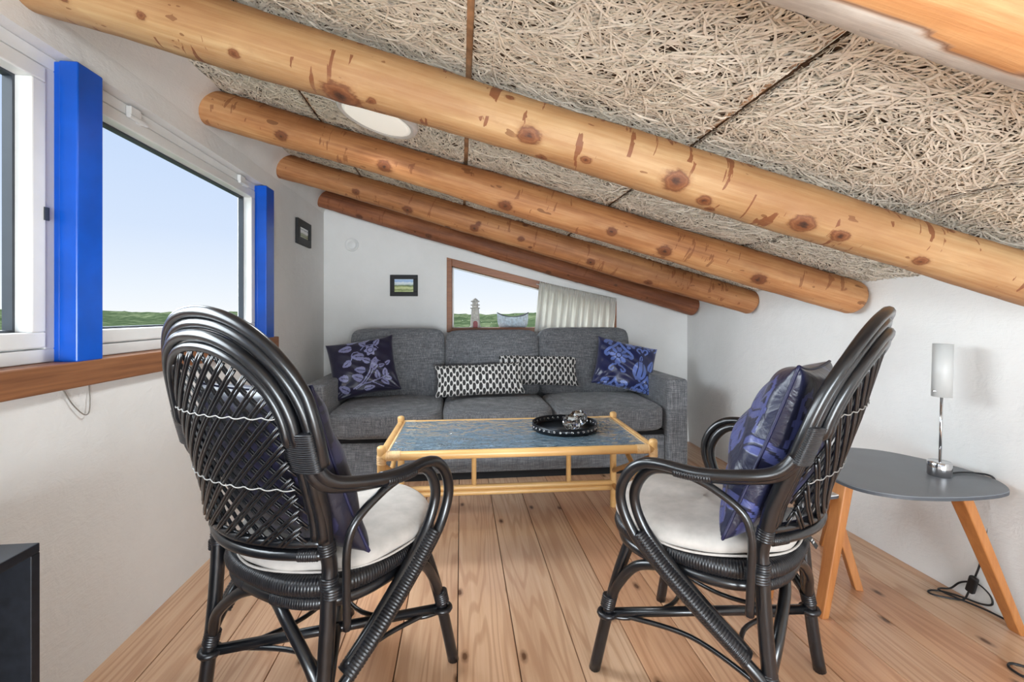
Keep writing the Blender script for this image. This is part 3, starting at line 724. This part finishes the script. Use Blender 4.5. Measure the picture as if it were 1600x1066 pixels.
def leaf(u, v, x, y, a, L, W_):
    c, s = math.cos(a), math.sin(a); p = (u - x) * c + (v - y) * s; q = -(u - x) * s + (v - y) * c
    w = W_ * np.sqrt(np.clip(1 - (p / L) ** 2, 0, 1)) * (1 - .35 * p / L); r = (np.abs(q) < w) & (np.abs(p) < L)
    return r & ~((np.abs(q) < .012) & (p < .5 * L))
def floral(u, v):
    m = np.zeros(u.shape, bool)
    st = cr([(-.35, -.66, 0), (-.05, -.5, 0), (.15, -.25, 0), (.28, .02, 0), (.45, .08, 0)], 5)[:, :2]
    m |= seg(u, v, st, .022); m |= seg(u, v, st + np.array([.07, -.02]), .014)
    m |= seg(u, v, cr([(-.2, -.58, 0), (.15, -.56, 0), (.45, -.48, 0), (.72, -.38, 0)], 5)[:, :2], .018)
    m |= seg(u, v, cr([(.2, -.56, 0), (.36, -.66, 0), (.5, -.75, 0)], 4)[:, :2], .014)
    m |= seg(u, v, cr([(-.5, .05, 0), (-.3, .22, 0), (-.25, .42, 0), (-.12, .46, 0), (-.05, .40, 0)], 5)[:, :2], .016)
    m |= seg(u, v, cr([(.0, .5, 0), (.15, .62, 0), (.38, .62, 0), (.52, .48, 0)], 5)[:, :2], .012)
    for a in ((.36, .06, 1.2, .14, .09), (.12, .12, 2.6, .13, .09), (-.1, -.12, 2.8, .16, .10), (-.2, -.34, 2.6, .17, .11), (.34, -.12, .4, .11, .07), (.55, -.1, .2, .1, .06), (.38, -.34, 1.6, .13, .08),
              (.62, -.3, 1.4, .12, .08), (.7, -.5, -.4, .1, .07), (.58, -.6, -.8, .14, .08), (.1, -.72, .1, .16, .08), (-.1, .28, 3.0, .17, .12), (.05, .72, 2.4, .12, .08), (.2, .84, .3, .12, .07), (.5, .7, .9, .12, .08),
              (-.45, .6, 3.3, .2, .11), (-.2, .86, .2, .2, .08), (-.6, -.3, 2.9, .15, .1), (-.62, -.62, 2.5, .18, .1), (-.45, .12, 3.6, .15, .09), (.75, -.02, .5, .1, .06)): m |= leaf(u, v, *a)
    r = np.hypot(u - .28, v - .44); th = np.arctan2(v - .44, u - .28); fl_ = (r < .16 + .035 * np.cos(6 * th)) & ~((np.abs(r - .085) < .012)) ; m |= fl_
    return m.astype(float)
def damask(u, v):
    m = np.zeros(u.shape, bool)
    def motif(cx, cy, s):
        nonlocal m
        x, y = (np.abs(u - cx)) / s, (v - cy) / s
        r = np.hypot(x, y); th = np.arctan2(y, x)
        m |= (r < .62 * (.55 + .45 * np.abs(np.cos(4.5 * th))) ) & (np.abs(np.sin(4.5 * th)) < .93) & (np.abs(r - .16) > .03)
        m |= seg(x, y, cr([(0, 1.15, 0), (.12, .85, 0), (.42, .52, 0), (.72, .3, 0), (.9, .05, 0), (.78, -.1, 0), (.66, .02, 0)], 5)[:, :2], .085)
        for a in (.35, .8, 1.25, 1.7, 2.15): 
            m |= np.hypot(x - .68 - .26 * math.cos(a), y - .72 - .26 * math.sin(a)) < .12
        m |= np.hypot(x - .62, y - .70) < .13
        m |= seg(x, y, cr([(.1, -.62, 0), (.35, -.72, 0), (.52, -.95, 0), (.36, -1.06, 0), (.26, -.92, 0)], 5)[:, :2], .06)
    motif(-.32, .22, .5); motif(.72, -.75, .42); motif(-.32, -1.02, .42)
    for cx, cy in ((.45, .5), (.8, .68)):
        x, y = np.abs(u - cx), v - cy; m |= seg(x, y, cr([(.0, .0, 0), (.05, .1, 0), (.14, .12, 0), (.18, .02, 0), (.1, -.06, 0)], 5)[:, :2], .028)
        m |= seg(x, y, cr([(.06, .2, 0), (.16, .26, 0), (.26, .2, 0)], 4)[:, :2], .026)
    x, y = np.abs(u - .42), v + .15; m |= (np.hypot(x / .24, y / .3) < 1) & (np.abs(x - .09) > .014)
    m |= leaf(u, v, .42, .26, 1.57, .1, .05)
    for k_ in range(7): m |= leaf(u, v, -.8 + .22 * k_, -.86 + .05 * (k_ % 2), 1.2 + .3 * (k_ % 3), .12, .06)
    m |= leaf(u, v, .82, .1, 1.3, .2, .1)
    return m.astype(float)
def bigleaves(seed):
    g = np.random.default_rng(seed); L = [(g.uniform(-1, 1), g.uniform(-1, 1), g.uniform(0, 6.28), g.uniform(.10, .17), g.uniform(.07, .11)) for _ in range(52)]
    S = [cr([(g.uniform(-1, 1), g.uniform(-1, 1), 0) for _ in range(4)], 6)[:, :2] for _ in range(5)]
    def fn(u, v):
        m = np.zeros(u.shape, bool)
        for s_ in S: m |= seg(u, v, s_, .017)
        for l_ in L: m |= leaf(u, v, *l_)
        return m.astype(float)
    return fn
def ovals(w):
    def fn(u, v):
        x = u * w / 2 / .045; y = v * w / 2 / .062
        f = lambda q: q - np.round(q)
        tall = (np.abs(f(x)) / .25) ** 2.6 + (np.abs(f(y)) / .40) ** 2.6 < 1
        short = (np.abs(f(x + .5)) / .24) ** 2.4 + (np.abs(f(y + .5)) / .30) ** 2.4 < 1
        return (tall | short).astype(float)
    return fn
pillow('throw_cushion', .45, .40, .15, M['navy_floral'], floral, (-.665, 3.265, .678), (R(-20), R(-9), R(10)), 'dark navy satin cushion with pale leafy branch, at the left arm of the sofa')
pillow('throw_cushion', .45, .36, .15, M['blue_damask'], damask, (1.19, 3.255, .668), (R(-20), R(13), R(-6)), 'bright blue damask cushion leaning at the right arm of the sofa')
pillow('throw_cushion', .60, .225, .12, M['mono'], ovals(.6), (.565, 3.345, .632), (R(-18), R(1.5), 0), 'black and white patterned cushion standing behind the other patterned one', n=260)
pillow('throw_cushion', .62, .225, .12, M['mono'], ovals(.62), (.132, 3.20, .592), (R(-24), R(-1.5), R(2)), 'black and white patterned cushion lying in front, left of the middle of the sofa', n=260)

# ------------------------------------------------------------------ coffee table
ct = empty('coffee_table', (.253, 2.167, 0), R(-.9)); tag(ct, 'honey coloured cane coffee table with rippled glass top in front of the sofa', 'table')
hx, hy = .5665, .2725
for sx_ in (-1, 1):
    for sy_ in (-1, 1):
        m = MB(); m.lathe([(.0, 0), (.016, 0), (.017, .004), (.0175, .49), (.0185, .503), (.0165, .512), (.009, .516), (0, .516)], 16, (sx_ * hx, sy_ * hy, 0)); m.build('leg', M['cane'], ct)
        b = MB(); 
        ridged(b, [(sx_ * (hx - .018), sy_ * hy, .474), (sx_ * (hx - .075), sy_ * hy, .474)], .0205, .0088, .12, 12)
        if sy_ < 0: ridged(b, [(sx_ * hx, sy_ * hy, .44), (sx_ * hx, sy_ * hy, .478)], .0195, .0088, .12, 12)
        b.build('binding', M['cane_wrap'], ct)
for sy_ in (-1, 1): MB().tube([(x, sy_ * hy, .474) for x in np.linspace(-hx, hx, 20)], .0185, 12).build('long_rail', M['cane'], ct)
for sx_ in (-1, 1):
    MB().tube(cr([(sx_ * hx, -hy, .474), (sx_ * hx, 0, .474), (sx_ * hx, hy, .474)], 6), .018, 12).build('short_rail', M['cane'], ct)
    MB().tube([(sx_ * (hx - .024), -hy + .02, .485), (sx_ * (hx - .024), hy - .02, .485)], .006, 8).build('glass_bead', M['cane_wrap'], ct)
    MB().tube([(sx_ * hx, hy, .44), (sx_ * hx, -hy + .01, .24)], .012, 10).build('brace', M['cane'], ct)
    MB().tube([(sx_ * hx, -hy, .44), (sx_ * hx, hy - .01, .20)], .012, 10).build('brace', M['cane'], ct)
    MB().tube([(sx_ * hx, -hy, .12), (sx_ * hx, hy, .12)], .013, 10).build('lower_side_rail', M['cane'], ct)
for z in (.133, .105): MB().tube([(x, hy, z) for x in np.linspace(-hx, hx, 12)], .0145, 10).build('lower_rail', M['cane'], ct)
for px_ in (-.188, .320): MB().tube([(px_, hy, .146), (px_, hy, .46)], .0135, 10).build('spindle', M['cane'], ct)
MB().span((-hx + .02, -hy + .014, .482), (hx - .02, hy - .014, .489)).build('glass_top', M['rippled'], ct, smooth=False)

tr = empty('serving_tray', (.502, 2.20, .4905)); tag(tr, 'round black metal tray with punched rim on the glass coffee table', 'tray')
MB().lathe([(0, 0), (.155, 0), (.155, .004), (0, .004)], 56).build('tray_base', M['blackmetal'], tr)
MB().lathe([(.155, .001), (.157, .001), (.157, .034), (.155, .034), (.155, .001)], 56).build('rim', M['blackmetal'], tr)
h_ = MB()
for k in range(36):
    a = 2 * math.pi * k / 36; q = Vector((math.cos(a), math.sin(a), 0)); tq = Vector((-q.y, q.x, 0))
    for rr_, sg in ((.1577, 1), (.1543, -1)):
        ring = [q * rr_ + tq * (.0042 * math.cos(b_)) + Vector((0, 0, .018 + .0042 * math.sin(b_))) for b_ in np.linspace(0, 2 * math.pi, 9)[:-1]]
        h_.tube(ring, .0013, 5, closed=True)
h_.build('rim_eyelets', M['chrome'], tr)
for lx_, ly_, s, lab in ((.532, 2.17, 1.0, 'faceted clear glass tealight holder at the front of the tray'), (.584, 2.256, 1.0, 'clear glass tealight holder at the back of the tray')):
    g = empty('tealight_holder', (lx_, ly_, .4947)); tag(g, lab, 'candle holder', 'glass candle holders on the tray')
    b = MB(); b.lathe([(0, .0), (.026 * s, 0), (.042 * s, .016), (.047 * s, .034), (.041 * s, .054), (.029 * s, .064), (.024 * s, .066), (.022 * s, .060), (.026 * s, .048), (.022 * s, .040), (0, .038)], 12); b.build('glass_body', M['crystal'], g, smooth=False)
    MB().lathe([(0, .0395), (.019, .0395), (.019, .052), (.0175, .052), (.0175, .048), (0, .048)], 20).build('tealight', M['white_plastic'], g)

# ------------------------------------------------------------------ rattan armchairs
YB = np.array([(0, -.236), (.22, -.215), (.38, -.203), (.5, -.198), (.607, -.220), (.717, -.260), (.80, -.288), (.88, -.312), (.96, -.336), (1.06, -.358)])
LEAN = [0.0]
yb = lambda z: np.interp(z, YB[:, 0], YB[:, 1]) + LEAN[0] * np.clip((z - .55) / .5, 0, 1)
Bz = lambda z: np.interp(z, [.5, .8, 1.06], [.078, .062, .046])
def bk(x, z): return (x, yb(z) - Bz(z) * max(0, 1 - (x / .25) ** 2), z)
def make_chair(lean, mir, slope):
    LEAN[0] = lean
    t = empty('rattan_armchair', (0, 0, 0))
    r0 = .0165
    for s in (-1, 1):
        MB().tube(cr([(s * .160, .150, .425), (s * .185, .185, .30), (s * .205, .212, .175), (s * .222, .247, 0)], 6), r0, 12).build('leg', M['black'], t)
        up = [(s * (.212 + .008 * min(1, max(0, (z - .55) / .2))), float(yb(z)), z) for z in np.linspace(.80, .3, 16)] + [(s * .214, -.218, .2), (s * .217, -.232, .08), (s * .219, -.245, 0)]
        MB().tube(cr(up, 3), .0172, 12).build('leg', M['black'], t)
    # nested hoops; the two outer ones run on into the arms
    for i in range(4):
        a = (.262 if lean > 0 else .250) - .020 * i; top = 1.055 - .0245 * i; zc = .79; pts = []
        for th in np.linspace(0, math.pi, 41):
            c, s_ = math.cos(th), math.sin(th); x = a * np.sign(c) * abs(c) ** .92; z = zc + (top - zc) * abs(s_) ** .88
            p = bk(x, z); pts.append((p[0], p[1] + .006 * (i % 2) - .004 * i, p[2]))
        lowz = .56 if i >= 2 else .74
        for s in (-1, 1):
            tail = [(s * (a - .10 * (zc - z) * (.5 if i < 2 else .25)), float(yb(z)) - .004 * i, z) for z in np.linspace(lowz, zc - .02, 8 if i >= 2 else 3)]
            if s == 1: pts = tail + pts
            else: pts = pts + tail[::-1]
        MB().tube(cr(pts, 2), .0128 if i < 3 else .011, 10).build('back_hoop', M['black'], t)
    dl = LEAN[0] * .4
    # arms: paired poles sweeping forward, curling under and running back to the rear leg
    for s in (-1, 1):
        A = [(.243, -.288, .79), (.245, -.272, .745), (.258, -.238, .703), (.283, -.175, .686), (.303, -.085, .676), (.308, .01, .679), (.306, .065, .662), (.303, .105, .615), (.299, .116, .555), (.290, .085, .478), (.278, .015, .405), (.265, -.09, .318), (.240, -.178, .240), (.226, -.213, .200)]
        Bp = [(.224, -.296, .79), (.226, -.279, .745), (.238, -.243, .694), (.260, -.178, .674), (.279, -.088, .664), (.284, .0, .664), (.283, .045, .648), (.281, .078, .606), (.277, .088, .555), (.269, .062, .486), (.258, -.002, .414), (.246, -.10, .326), (.232, -.172, .262)]
        A = [(x, y + dl * min(1, max(0, (z - .68) / .1)), z) if y < -.2 else (x, y, z) for x, y, z in A]; Bp = [(x, y + dl * min(1, max(0, (z - .68) / .1)), z) if y < -.2 else (x, y, z) for x, y, z in Bp]
        m = MB()
        for Q in (A, Bp): m.tube(cr([(s * x, y, z) for x, y, z in Q], 6), .0138, 10)
        arm = m.build('arm', M['black'], t)
        mid = lambda k0, k1: [tuple((np.array((s * A[k][0], A[k][1], A[k][2])) + np.array((s * Bp[k][0], Bp[k][1], Bp[k][2]))) / 2) for k in range(k0, k1)]
        b = MB(); ridged(b, cr(mid(9, 13), 6), .0175, .0072, .13, 14, ell=(1.5, 1.0), ref=(0, .75 , -.65)); b.build('arm_binding', M['blackwrap'], arm)
        c = cr(mid(3, 6), 10); b = MB(); ridged(b, c[7:17], .0165, .0058, .10, 14, ell=(1.65, 1.0), ref=(0, 0, 1)); b.build('arm_binding', M['blackwrap'], arm)
        MB().tube(cr([(s * x, y, z) for x, y, z in [(.295, -.062, .664), (.283, -.115, .642), (.268, -.172, .60), (.258, -.19, .545), (.253, -.188, .46), (.250, -.184, .36)]], 5), .0095, 8).build('arm_support', M['black'], t)
        # wide binding gathering hoops and post
        b = MB(); p0 = bk(s * .228, .785); p1 = bk(s * .223, .865)
        pth = [(s * .212, float(yb(z)) - .010, z) for z in np.linspace(.728, .812, 6)]
        ridged(b, pth, .0205, .0048, .09, 18, ell=(1.05, 2.6), ref=(1, 0, 0)); b.build('back_binding', M['blackwrap'], t)
        # lashings
        b = MB(); ridged(b, [(s * .212, -.199, .445), (s * .212, -.199, .475)], .0205, .006, .15, 12); ridged(b, [(s * .222, -.192, .43), (s * .222, -.192, .455)], .028, .006, .12, 12, ell=(1, .7)); b.build('lashing', M['blackwrap'], t)
        b = MB(); ridged(b, [(s * .212, float(yb(.555)), .555), (s * .212, float(yb(.525)), .525)], .0195, .006, .15, 12); b.build('lashing', M['blackwrap'], t)
        for yy, xx in ((.2135, .206), (-.219, .215)):
            b = MB(); ridged(b, [(s * (xx - .004), yy - .006 * np.sign(yy), .225), (s * (xx + .0005), yy, .19)], .0205, .006, .13, 12)
            ring = [(s * xx + .022 * math.cos(q), yy + .022 * math.sin(q), .172) for q in np.linspace(0, 2 * math.pi, 15)[:-1]]; b.tube(ring, .0085, 7, closed=True)
            b.build('lashing', M['blackwrap'], t)
        # half arch from front leg to the seat ring
        MB().tube(cr([(s * .200, .205, .215), (s * .205, .175, .275), (s * .212, .12, .345), (s * .214, .05, .375), (s * .214, -.01, .382)], 5), .0135, 10).build('leg_brace', M['black'], t)
        MB().tube(cr([(s * .208, -.216, .215), (s * .175, -.224, .285), (s * .10, -.222, .352), (s * .05, -.212, .376), (s * .012, -.205, .382)], 5), .0135, 10).build('leg_brace', M['black'], t)
        # rails
        MB().tube([(s * .206, .2135, .172), (-s * .215, -.219, .172 + .0)], .0138, 10).build('stretcher', M['black'], t)
        MB().tube(cr([(s * .206, .213, .165), (s * .165, .155, .163), (s * .128, .0, .163), (s * .17, -.155, .163), (s * .215, -.219, .165)], 6), .0068, 7).build('hoop_stretcher', M['black'], t)
    for yy, k in ((.2135, .206), (-.219, .215)):
        MB().tube(cr([(-k, yy, .163), (-k * .75, yy * .72, .161), (0, yy * .45, .161), (k * .75, yy * .72, .161), (k, yy, .163)], 6), .0068, 7).build('hoop_stretcher', M['black'], t)
    # lower back rails
    for z, r in ((.552, .0105), (.524, .0125)):
        MB().tube([(x, yb(z) - Bz(z) * 1.0 * (1 - (x / .213) ** 2), z) for x in np.linspace(-.213, .213, 25)], r, 10).build('back_rail', M['black'], t)
    for s in (-1, 1): ridged(MB(), [(s * x, yb(.524) - Bz(.524) * (1 - (x / .213) ** 2), .524) for x in (.197, .185, .173, .16)], .0145, .005, .12, 10).build('rail_binding', M['blackwrap'], t)
    # seat rings
    sq = lambda q: (abs(math.cos(q)) ** 2.7 + abs(math.sin(q)) ** 2.7) ** (-1 / 2.7)
    ring = lambda rr, z: np.array([(rr * sq(q) * math.cos(q), rr * sq(q) * math.sin(q), z) for q in np.linspace(0, 2 * math.pi, 121)])
    b = MB(); ridged(b, ring(.226, .432), .0235, .0066, .10, 12, closed=True); b.build('seat_ring', M['blackwrap'], t)
    MB().tube(ring(.220, .393)[:-1], .0165, 10, closed=True).build('lower_seat_ring', M['black'], t)
    for a0 in (-1.35, -2.3):
        q = np.linspace(a0, a0 + .5, 14); ridged(MB(), [(.220 * sq(k) * math.cos(k), .220 * sq(k) * math.sin(k), .393) for k in q], .0182, .0055, .10, 10).build('ring_binding', M['blackwrap'], t)
    MB().lathe([(0, .436), (.215, .436), (.215, .444), (0, .447)], 40).build('seat_panel', M['blackwrap'], t)
    # woven back: crossed pairs of canes clipped to the inner hoop
    ai, ti = (.262 if lean > 0 else .250) - .060 - .001, 1.055 - .0735 - .003
    def half(z): return ai - .03 * (.79 - z) if z < .79 else ai * max(0, 1 - ((z - .79) / (ti - .79)) ** 2.2) ** .54
    for lay, dy in ((mir, -.007), (-mir, .006)):
        for x0 in np.arange(-.66, .20, .0400 if dy < 0 else .047):
            for dx in (-.0055, .0055):
                pts = []
                for z in np.linspace(.55, ti, 60):
                    x = x0 + dx + (z - .55) * slope + .02 * math.sin((z - .55) * 6)
                    if abs(x) < half(z): pts.append(bk(lay * x, z)[0:1] + (bk(lay * x, z)[1] + dy, z))
                if len(pts) > 5:
                    P_, _ = resample(np.array(pts), .03); MB().tube(P_, .0033 if dy < 0 else .0026, 6).build('cane_rod', M['black'], t)
    for z in (.835, .680):
        pts = []; 
        for x in np.linspace(-half(z), half(z), 90):
            ph = (x / .0400) % 1; p = bk(x, z - .004 * math.sin(math.pi * ph) + .006 * (x / .2)); pts.append((p[0], p[1] - .0095 - .003 * math.sin(math.pi * ph), p[2]))
        MB().tube(pts, .0014, 5).build('binding_twine', M['cord_grey'], t)
    return t
def pose(t, o, f): t.location = (o[0], o[1], 0); t.rotation_euler = (0, 0, math.atan2(f[1], f[0]) - math.pi / 2)
LO, LF = (-.3457, 1.3334), (.574, .818); RO, RF = (.7226, 1.2869), (-.655, .755)
chL = make_chair(.040, 1, 1.02); pose(chL, LO, LF); chR = make_chair(-.012, -1, .62); pose(chR, RO, RF)
tag(chL, 'black rattan armchair beside the windows, seen from behind, with open woven back', 'chair', 'rattan armchairs')
tag(chR, 'black rattan armchair beside the grey side table, seen from its side', 'chair', 'rattan armchairs')

def seat_pad(label, tagged):
    p = empty('seat_pad', (0, 0, 0)); tag(p, label, 'seat cushion', 'seat pads of the rattan chairs')
    n, m = 72, 14; prof = [(0, .0), (.12, 0), (.20, 0), (.232, .002), (.246, .012), (.250, .024), (.245, .036), (.230, .046), (.20, .052), (.14, .056), (.07, .058), (0, .058)]
    b = MB(); V = np.zeros((len(prof), n + 1, 3))
    for i, (r, z) in enumerate(prof):
        for k in range(n + 1):
            a = 2 * math.pi * k / n; w = 1 + .012 * math.sin(9 * a) * (1 if .2 < r else 0) * (1 if i < 6 else .3); V[i, k] = (r * w * math.cos(a), r * w * math.sin(a), z + .0035 * math.sin(5 * a + 1) * (r / .25) + .004 * math.sin(2 * a))
    b.grid(V); b.build('cover', M['linen'], p, fix=True)
    rg = [(.2495 * math.cos(a), .2495 * math.sin(a), .010 + .003 * math.sin(5 * a + 1)) for a in np.linspace(0, 2 * math.pi, 73)[:-1]]
    MB().tube(rg, .003, 6, closed=True).build('piping', M['linen'], p)
    if tagged:
        g = MB().span((-.012, -.0008, -.03), (.012, .0008, .0)); rot = Matrix.Rotation(R(-38), 3, 'X'); g.v = [tuple(rot @ Vector(q) + Vector((.03, -.262, .016))) for q in g.v]
        tg = g.build('care_tag', M['cable'], p, smooth=False); tg['label'] = 'small black fabric tag with white marks'
        w = MB()
        for k, L_ in ((0, .014), (1, .014)): 
            w.span((-.007, -.0014, -.012 - .006 * k), (-.007 + L_, -.0009, -.009 - .006 * k))
        w.v = [tuple(rot @ Vector(q) + Vector((.03, -.262, .016))) for q in w.v]; w.build('tag_mark', M['white_plastic'], tg, smooth=False)
    return p
def on_chair(o, O, f, loc, tilt=0, yaw=0, roll=0):
    a = math.atan2(f[1], f[0]) - math.pi / 2; c, s = math.cos(a), math.sin(a)
    o.location = (O[0] + c * loc[0] - s * loc[1], O[1] + s * loc[0] + c * loc[1], loc[2])
    o.rotation_euler = (Matrix.Rotation(a + yaw, 3, 'Z') @ Matrix.Rotation(tilt, 3, 'X') @ Matrix.Rotation(roll, 3, 'Y')).to_euler()
on_chair(seat_pad('round grey linen seat pad on the rattan chair by the windows', False), LO, LF, (0, .012, .4485))
on_chair(seat_pad('round grey linen seat pad with black tag, on the rattan chair by the side table', True), RO, RF, (0, .012, .4485))
pl = pillow('back_pillow', .45, .42, .16, M['dark_floral'], bigleaves(3), (0, 0, 0), (0, 0, 0), 'dark navy pillow slumped in the rattan chair by the windows', group='pillows in the rattan chairs', pip=M['piping'])
on_chair(pl, LO, LF, (.015, -.185, .69), R(-19), math.pi, R(3))
pr_ = pillow('back_pillow', .45, .45, .18, M['chair_damask'], bigleaves(11), (0, 0, 0), (0, 0, 0), 'shiny blue violet damask pillow standing in the rattan chair by the side table', group='pillows in the rattan chairs', pip=M['piping'])
on_chair(pr_, RO, RF, (-.01, -.195, .712), R(-20), math.pi, R(-3))

# ------------------------------------------------------------------ side tables, lamp, cords, cabinet
TZ = .49
outl = cr([(x, y, 0) for x, y in [(1.741, 1.287), (1.795, 1.37), (1.803, 1.489), (1.764, 1.615), (1.698, 1.716), (1.586, 1.765), (1.45, 1.735), (1.345, 1.64), (1.275, 1.50), (1.268, 1.36), (1.337, 1.285), (1.435, 1.254), (1.557, 1.245), (1.67, 1.255)]], 6, True)[:, :2]
def side_table(name, out, zt, feet, tops, matt, label):
    c = out.mean(0); t = empty(name, (c[0], c[1], 0)); tag(t, label, 'side table')
    o2 = [tuple(p - c) for p in out]
    MB().prism(o2, zt - .013, zt).build('tabletop', matt, t, smooth=False, bevel=.002)
    MB().prism([tuple((p - c) * 1.001) for p in out], zt - .0125, zt - .003).build('edge_band', M['greyedge'], t, smooth=False)
    for (fx, fy), (tx, ty) in zip(feet, tops):
        b = MB(); p = Vector((fx - c[0], fy - c[1], 0)); q = Vector((tx - c[0], ty - c[1], zt - .013)); rad_v = (p - q).xy.normalized(); sd = Vector((-rad_v.y, rad_v.x, 0)); rv = Vector((rad_v.x, rad_v.y, 0))
        V = []
        for P_, w in ((p, .019), (q, .026)):
            for a_, b_ in ((-1, -1), (1, -1), (1, 1), (-1, 1)): V.append(P_ + sd * a_ * w + rv * b_ * w * .72)
        b.add(V, [(3, 2, 1, 0), (4, 5, 6, 7), (0, 1, 5, 4), (1, 2, 6, 5), (2, 3, 7, 6), (3, 0, 4, 7)])
        b.build('leg', M['oak'], t, smooth=False, bevel=.004)
    return t
side_table('side_table', outl, TZ, [(1.822, 1.322), (1.242, 1.470), (1.635, 1.915)], [(1.60, 1.325), (1.335, 1.475), (1.565, 1.70)], M['greytop'], 'grey topped side table with splayed oak legs by the right wall')
o2 = np.array([(1.27 + .205 * math.cos(a) + .02 * math.cos(3 * a), 1.665 + .205 * math.sin(a)) for a in np.linspace(0, 2 * math.pi, 40, endpoint=False)])
side_table('side_table', o2, .42, [(1.505, 1.602), (1.124, 1.592), (1.30, 1.90)], [(1.40, 1.64), (1.19, 1.62), (1.28, 1.79)], M['white_paint'], 'lower pale side table tucked under the grey one, behind the rattan chair')

tl = empty('table_lamp', (1.646, 1.421, TZ)); tag(tl, 'slim chrome table lamp with white cylinder shade on the grey side table', 'lamp')
MB().lathe([(0, 0), (.032, 0), (.0335, .002), (.0335, .046), (.0315, .049), (0, .049)], 40).build('base', M['chrome'], tl)
ax = Vector((.030, 0, 1)).normalized()
MB().tube([ax * .048, ax * .29], .0042, 12).build('pole', M['chrome'], tl)
sh = MB(); sh.lathe([(.0255, .272), (.028, .272), (.028, .455), (.0255, .455), (.0255, .272)], 40); rot = Vector((0, 0, 1)).rotation_difference(ax).to_matrix(); sh.v = [tuple(rot @ Vector(p)) for p in sh.v]; sh.build('shade', M['opal'], tl)
sp_ = MB(); sp_.tube([rot @ Vector((-.039, -.003, .292)), rot @ Vector((.034, .003, .292))], .0022, 8); sp_.lathe([(0, .275), (.011, .275), (.011, .32), (0, .32)], 16, (.008, 0, 0)); sp_.build('shade_holder', M['chrome'], tl)
O = Vector(tl.location)
cordp = [(1.678, 1.418, .4965), (1.735, 1.428, .4945), (1.775, 1.418, .4945), (1.805, 1.385, .492), (1.822, 1.385, .45), (1.832, 1.405, .36), (1.838, 1.43, .25), (1.840, 1.448, .16), (1.838, 1.462, .105)]
MB().tube([Vector(p) - O for p in cr(cordp, 7)], .0032, 7).build('cord', M['cable'], tl)
sw = MB(); sw.box((0, 0, 0), (.022, .018, .062)); sw = MB().box(Vector((1.832, 1.468, .072)) - O, (.018, .026, .064), Matrix.Rotation(R(14), 3, 'X')).build('cord_switch', M['cable'], tl, smooth=False, bevel=.005)
coil = [(1.832, 1.478, .042), (1.825, 1.49, .006), (1.79, 1.50, .005), (1.75, 1.525, .005), (1.743, 1.545, .005), (1.765, 1.555, .005), (1.80, 1.54, .006), (1.83, 1.50, .008), (1.848, 1.45, .012), (1.852, 1.42, .03), (1.853, 1.43, .06), (1.852, 1.47, .075), (1.85, 1.52, .05), (1.84, 1.548, .012), (1.81, 1.56, .006), (1.79, 1.545, .009), (1.80, 1.50, .010), (1.83, 1.43, .009), (1.846, 1.37, .006), (1.846, 1.30, .005), (1.85, 1.20, .005), (1.85, .9, .005)]
MB().tube([Vector(p) - O for p in cr(coil, 6)], .0032, 7).build('cord', M['cable'], tl)
c2 = cr([(1.79, 1.06, .005), (1.76, 1.09, .005), (1.666, 1.179, .005), (1.635, 1.202, .005), (1.612, 1.194, .005), (1.606, 1.170, .005), (1.616, 1.144, .005), (1.68, 1.06, .005), (1.78, .93, .005)], 6)
tag(MB().tube(c2, .0036, 7).build('power_cord', M['cable']), 'loop of black cord on the floor in front of the side table', 'cord')

cb = empty('cabinet', (-.92, .66, 0)); tag(cb, 'open fronted black cubby cabinet under the left windows', 'cabinet')
x0, x1, y0, y1, zt = -.145, .125, -.40, .31, .615; t = .018
MB().span((x0, y0, zt - t), (x1, y1, zt)).build('top', M['cabinet'], cb, smooth=False, bevel=.002)
for ya in (y0, y1 - t): MB().span((x0, ya, 0), (x1, ya + t, zt - t)).build('side_panel', M['cabinet'], cb, smooth=False, bevel=.0015)
MB().span((x0, y0 + t, 0), (x1, y1 - t, t)).build('bottom', M['cabinet'], cb, smooth=False)
MB().span((x0, y0 + t, t), (x0 + .006, y1 - t, zt - t)).build('back_panel', M['cabinet_in'], cb, smooth=False)
MB().tube([(x1 - .03, y1 - t - .006, .30), (x1 - .03, y1 - t, .30)], .003, 8).build('shelf_pin', M['chrome'], cb)
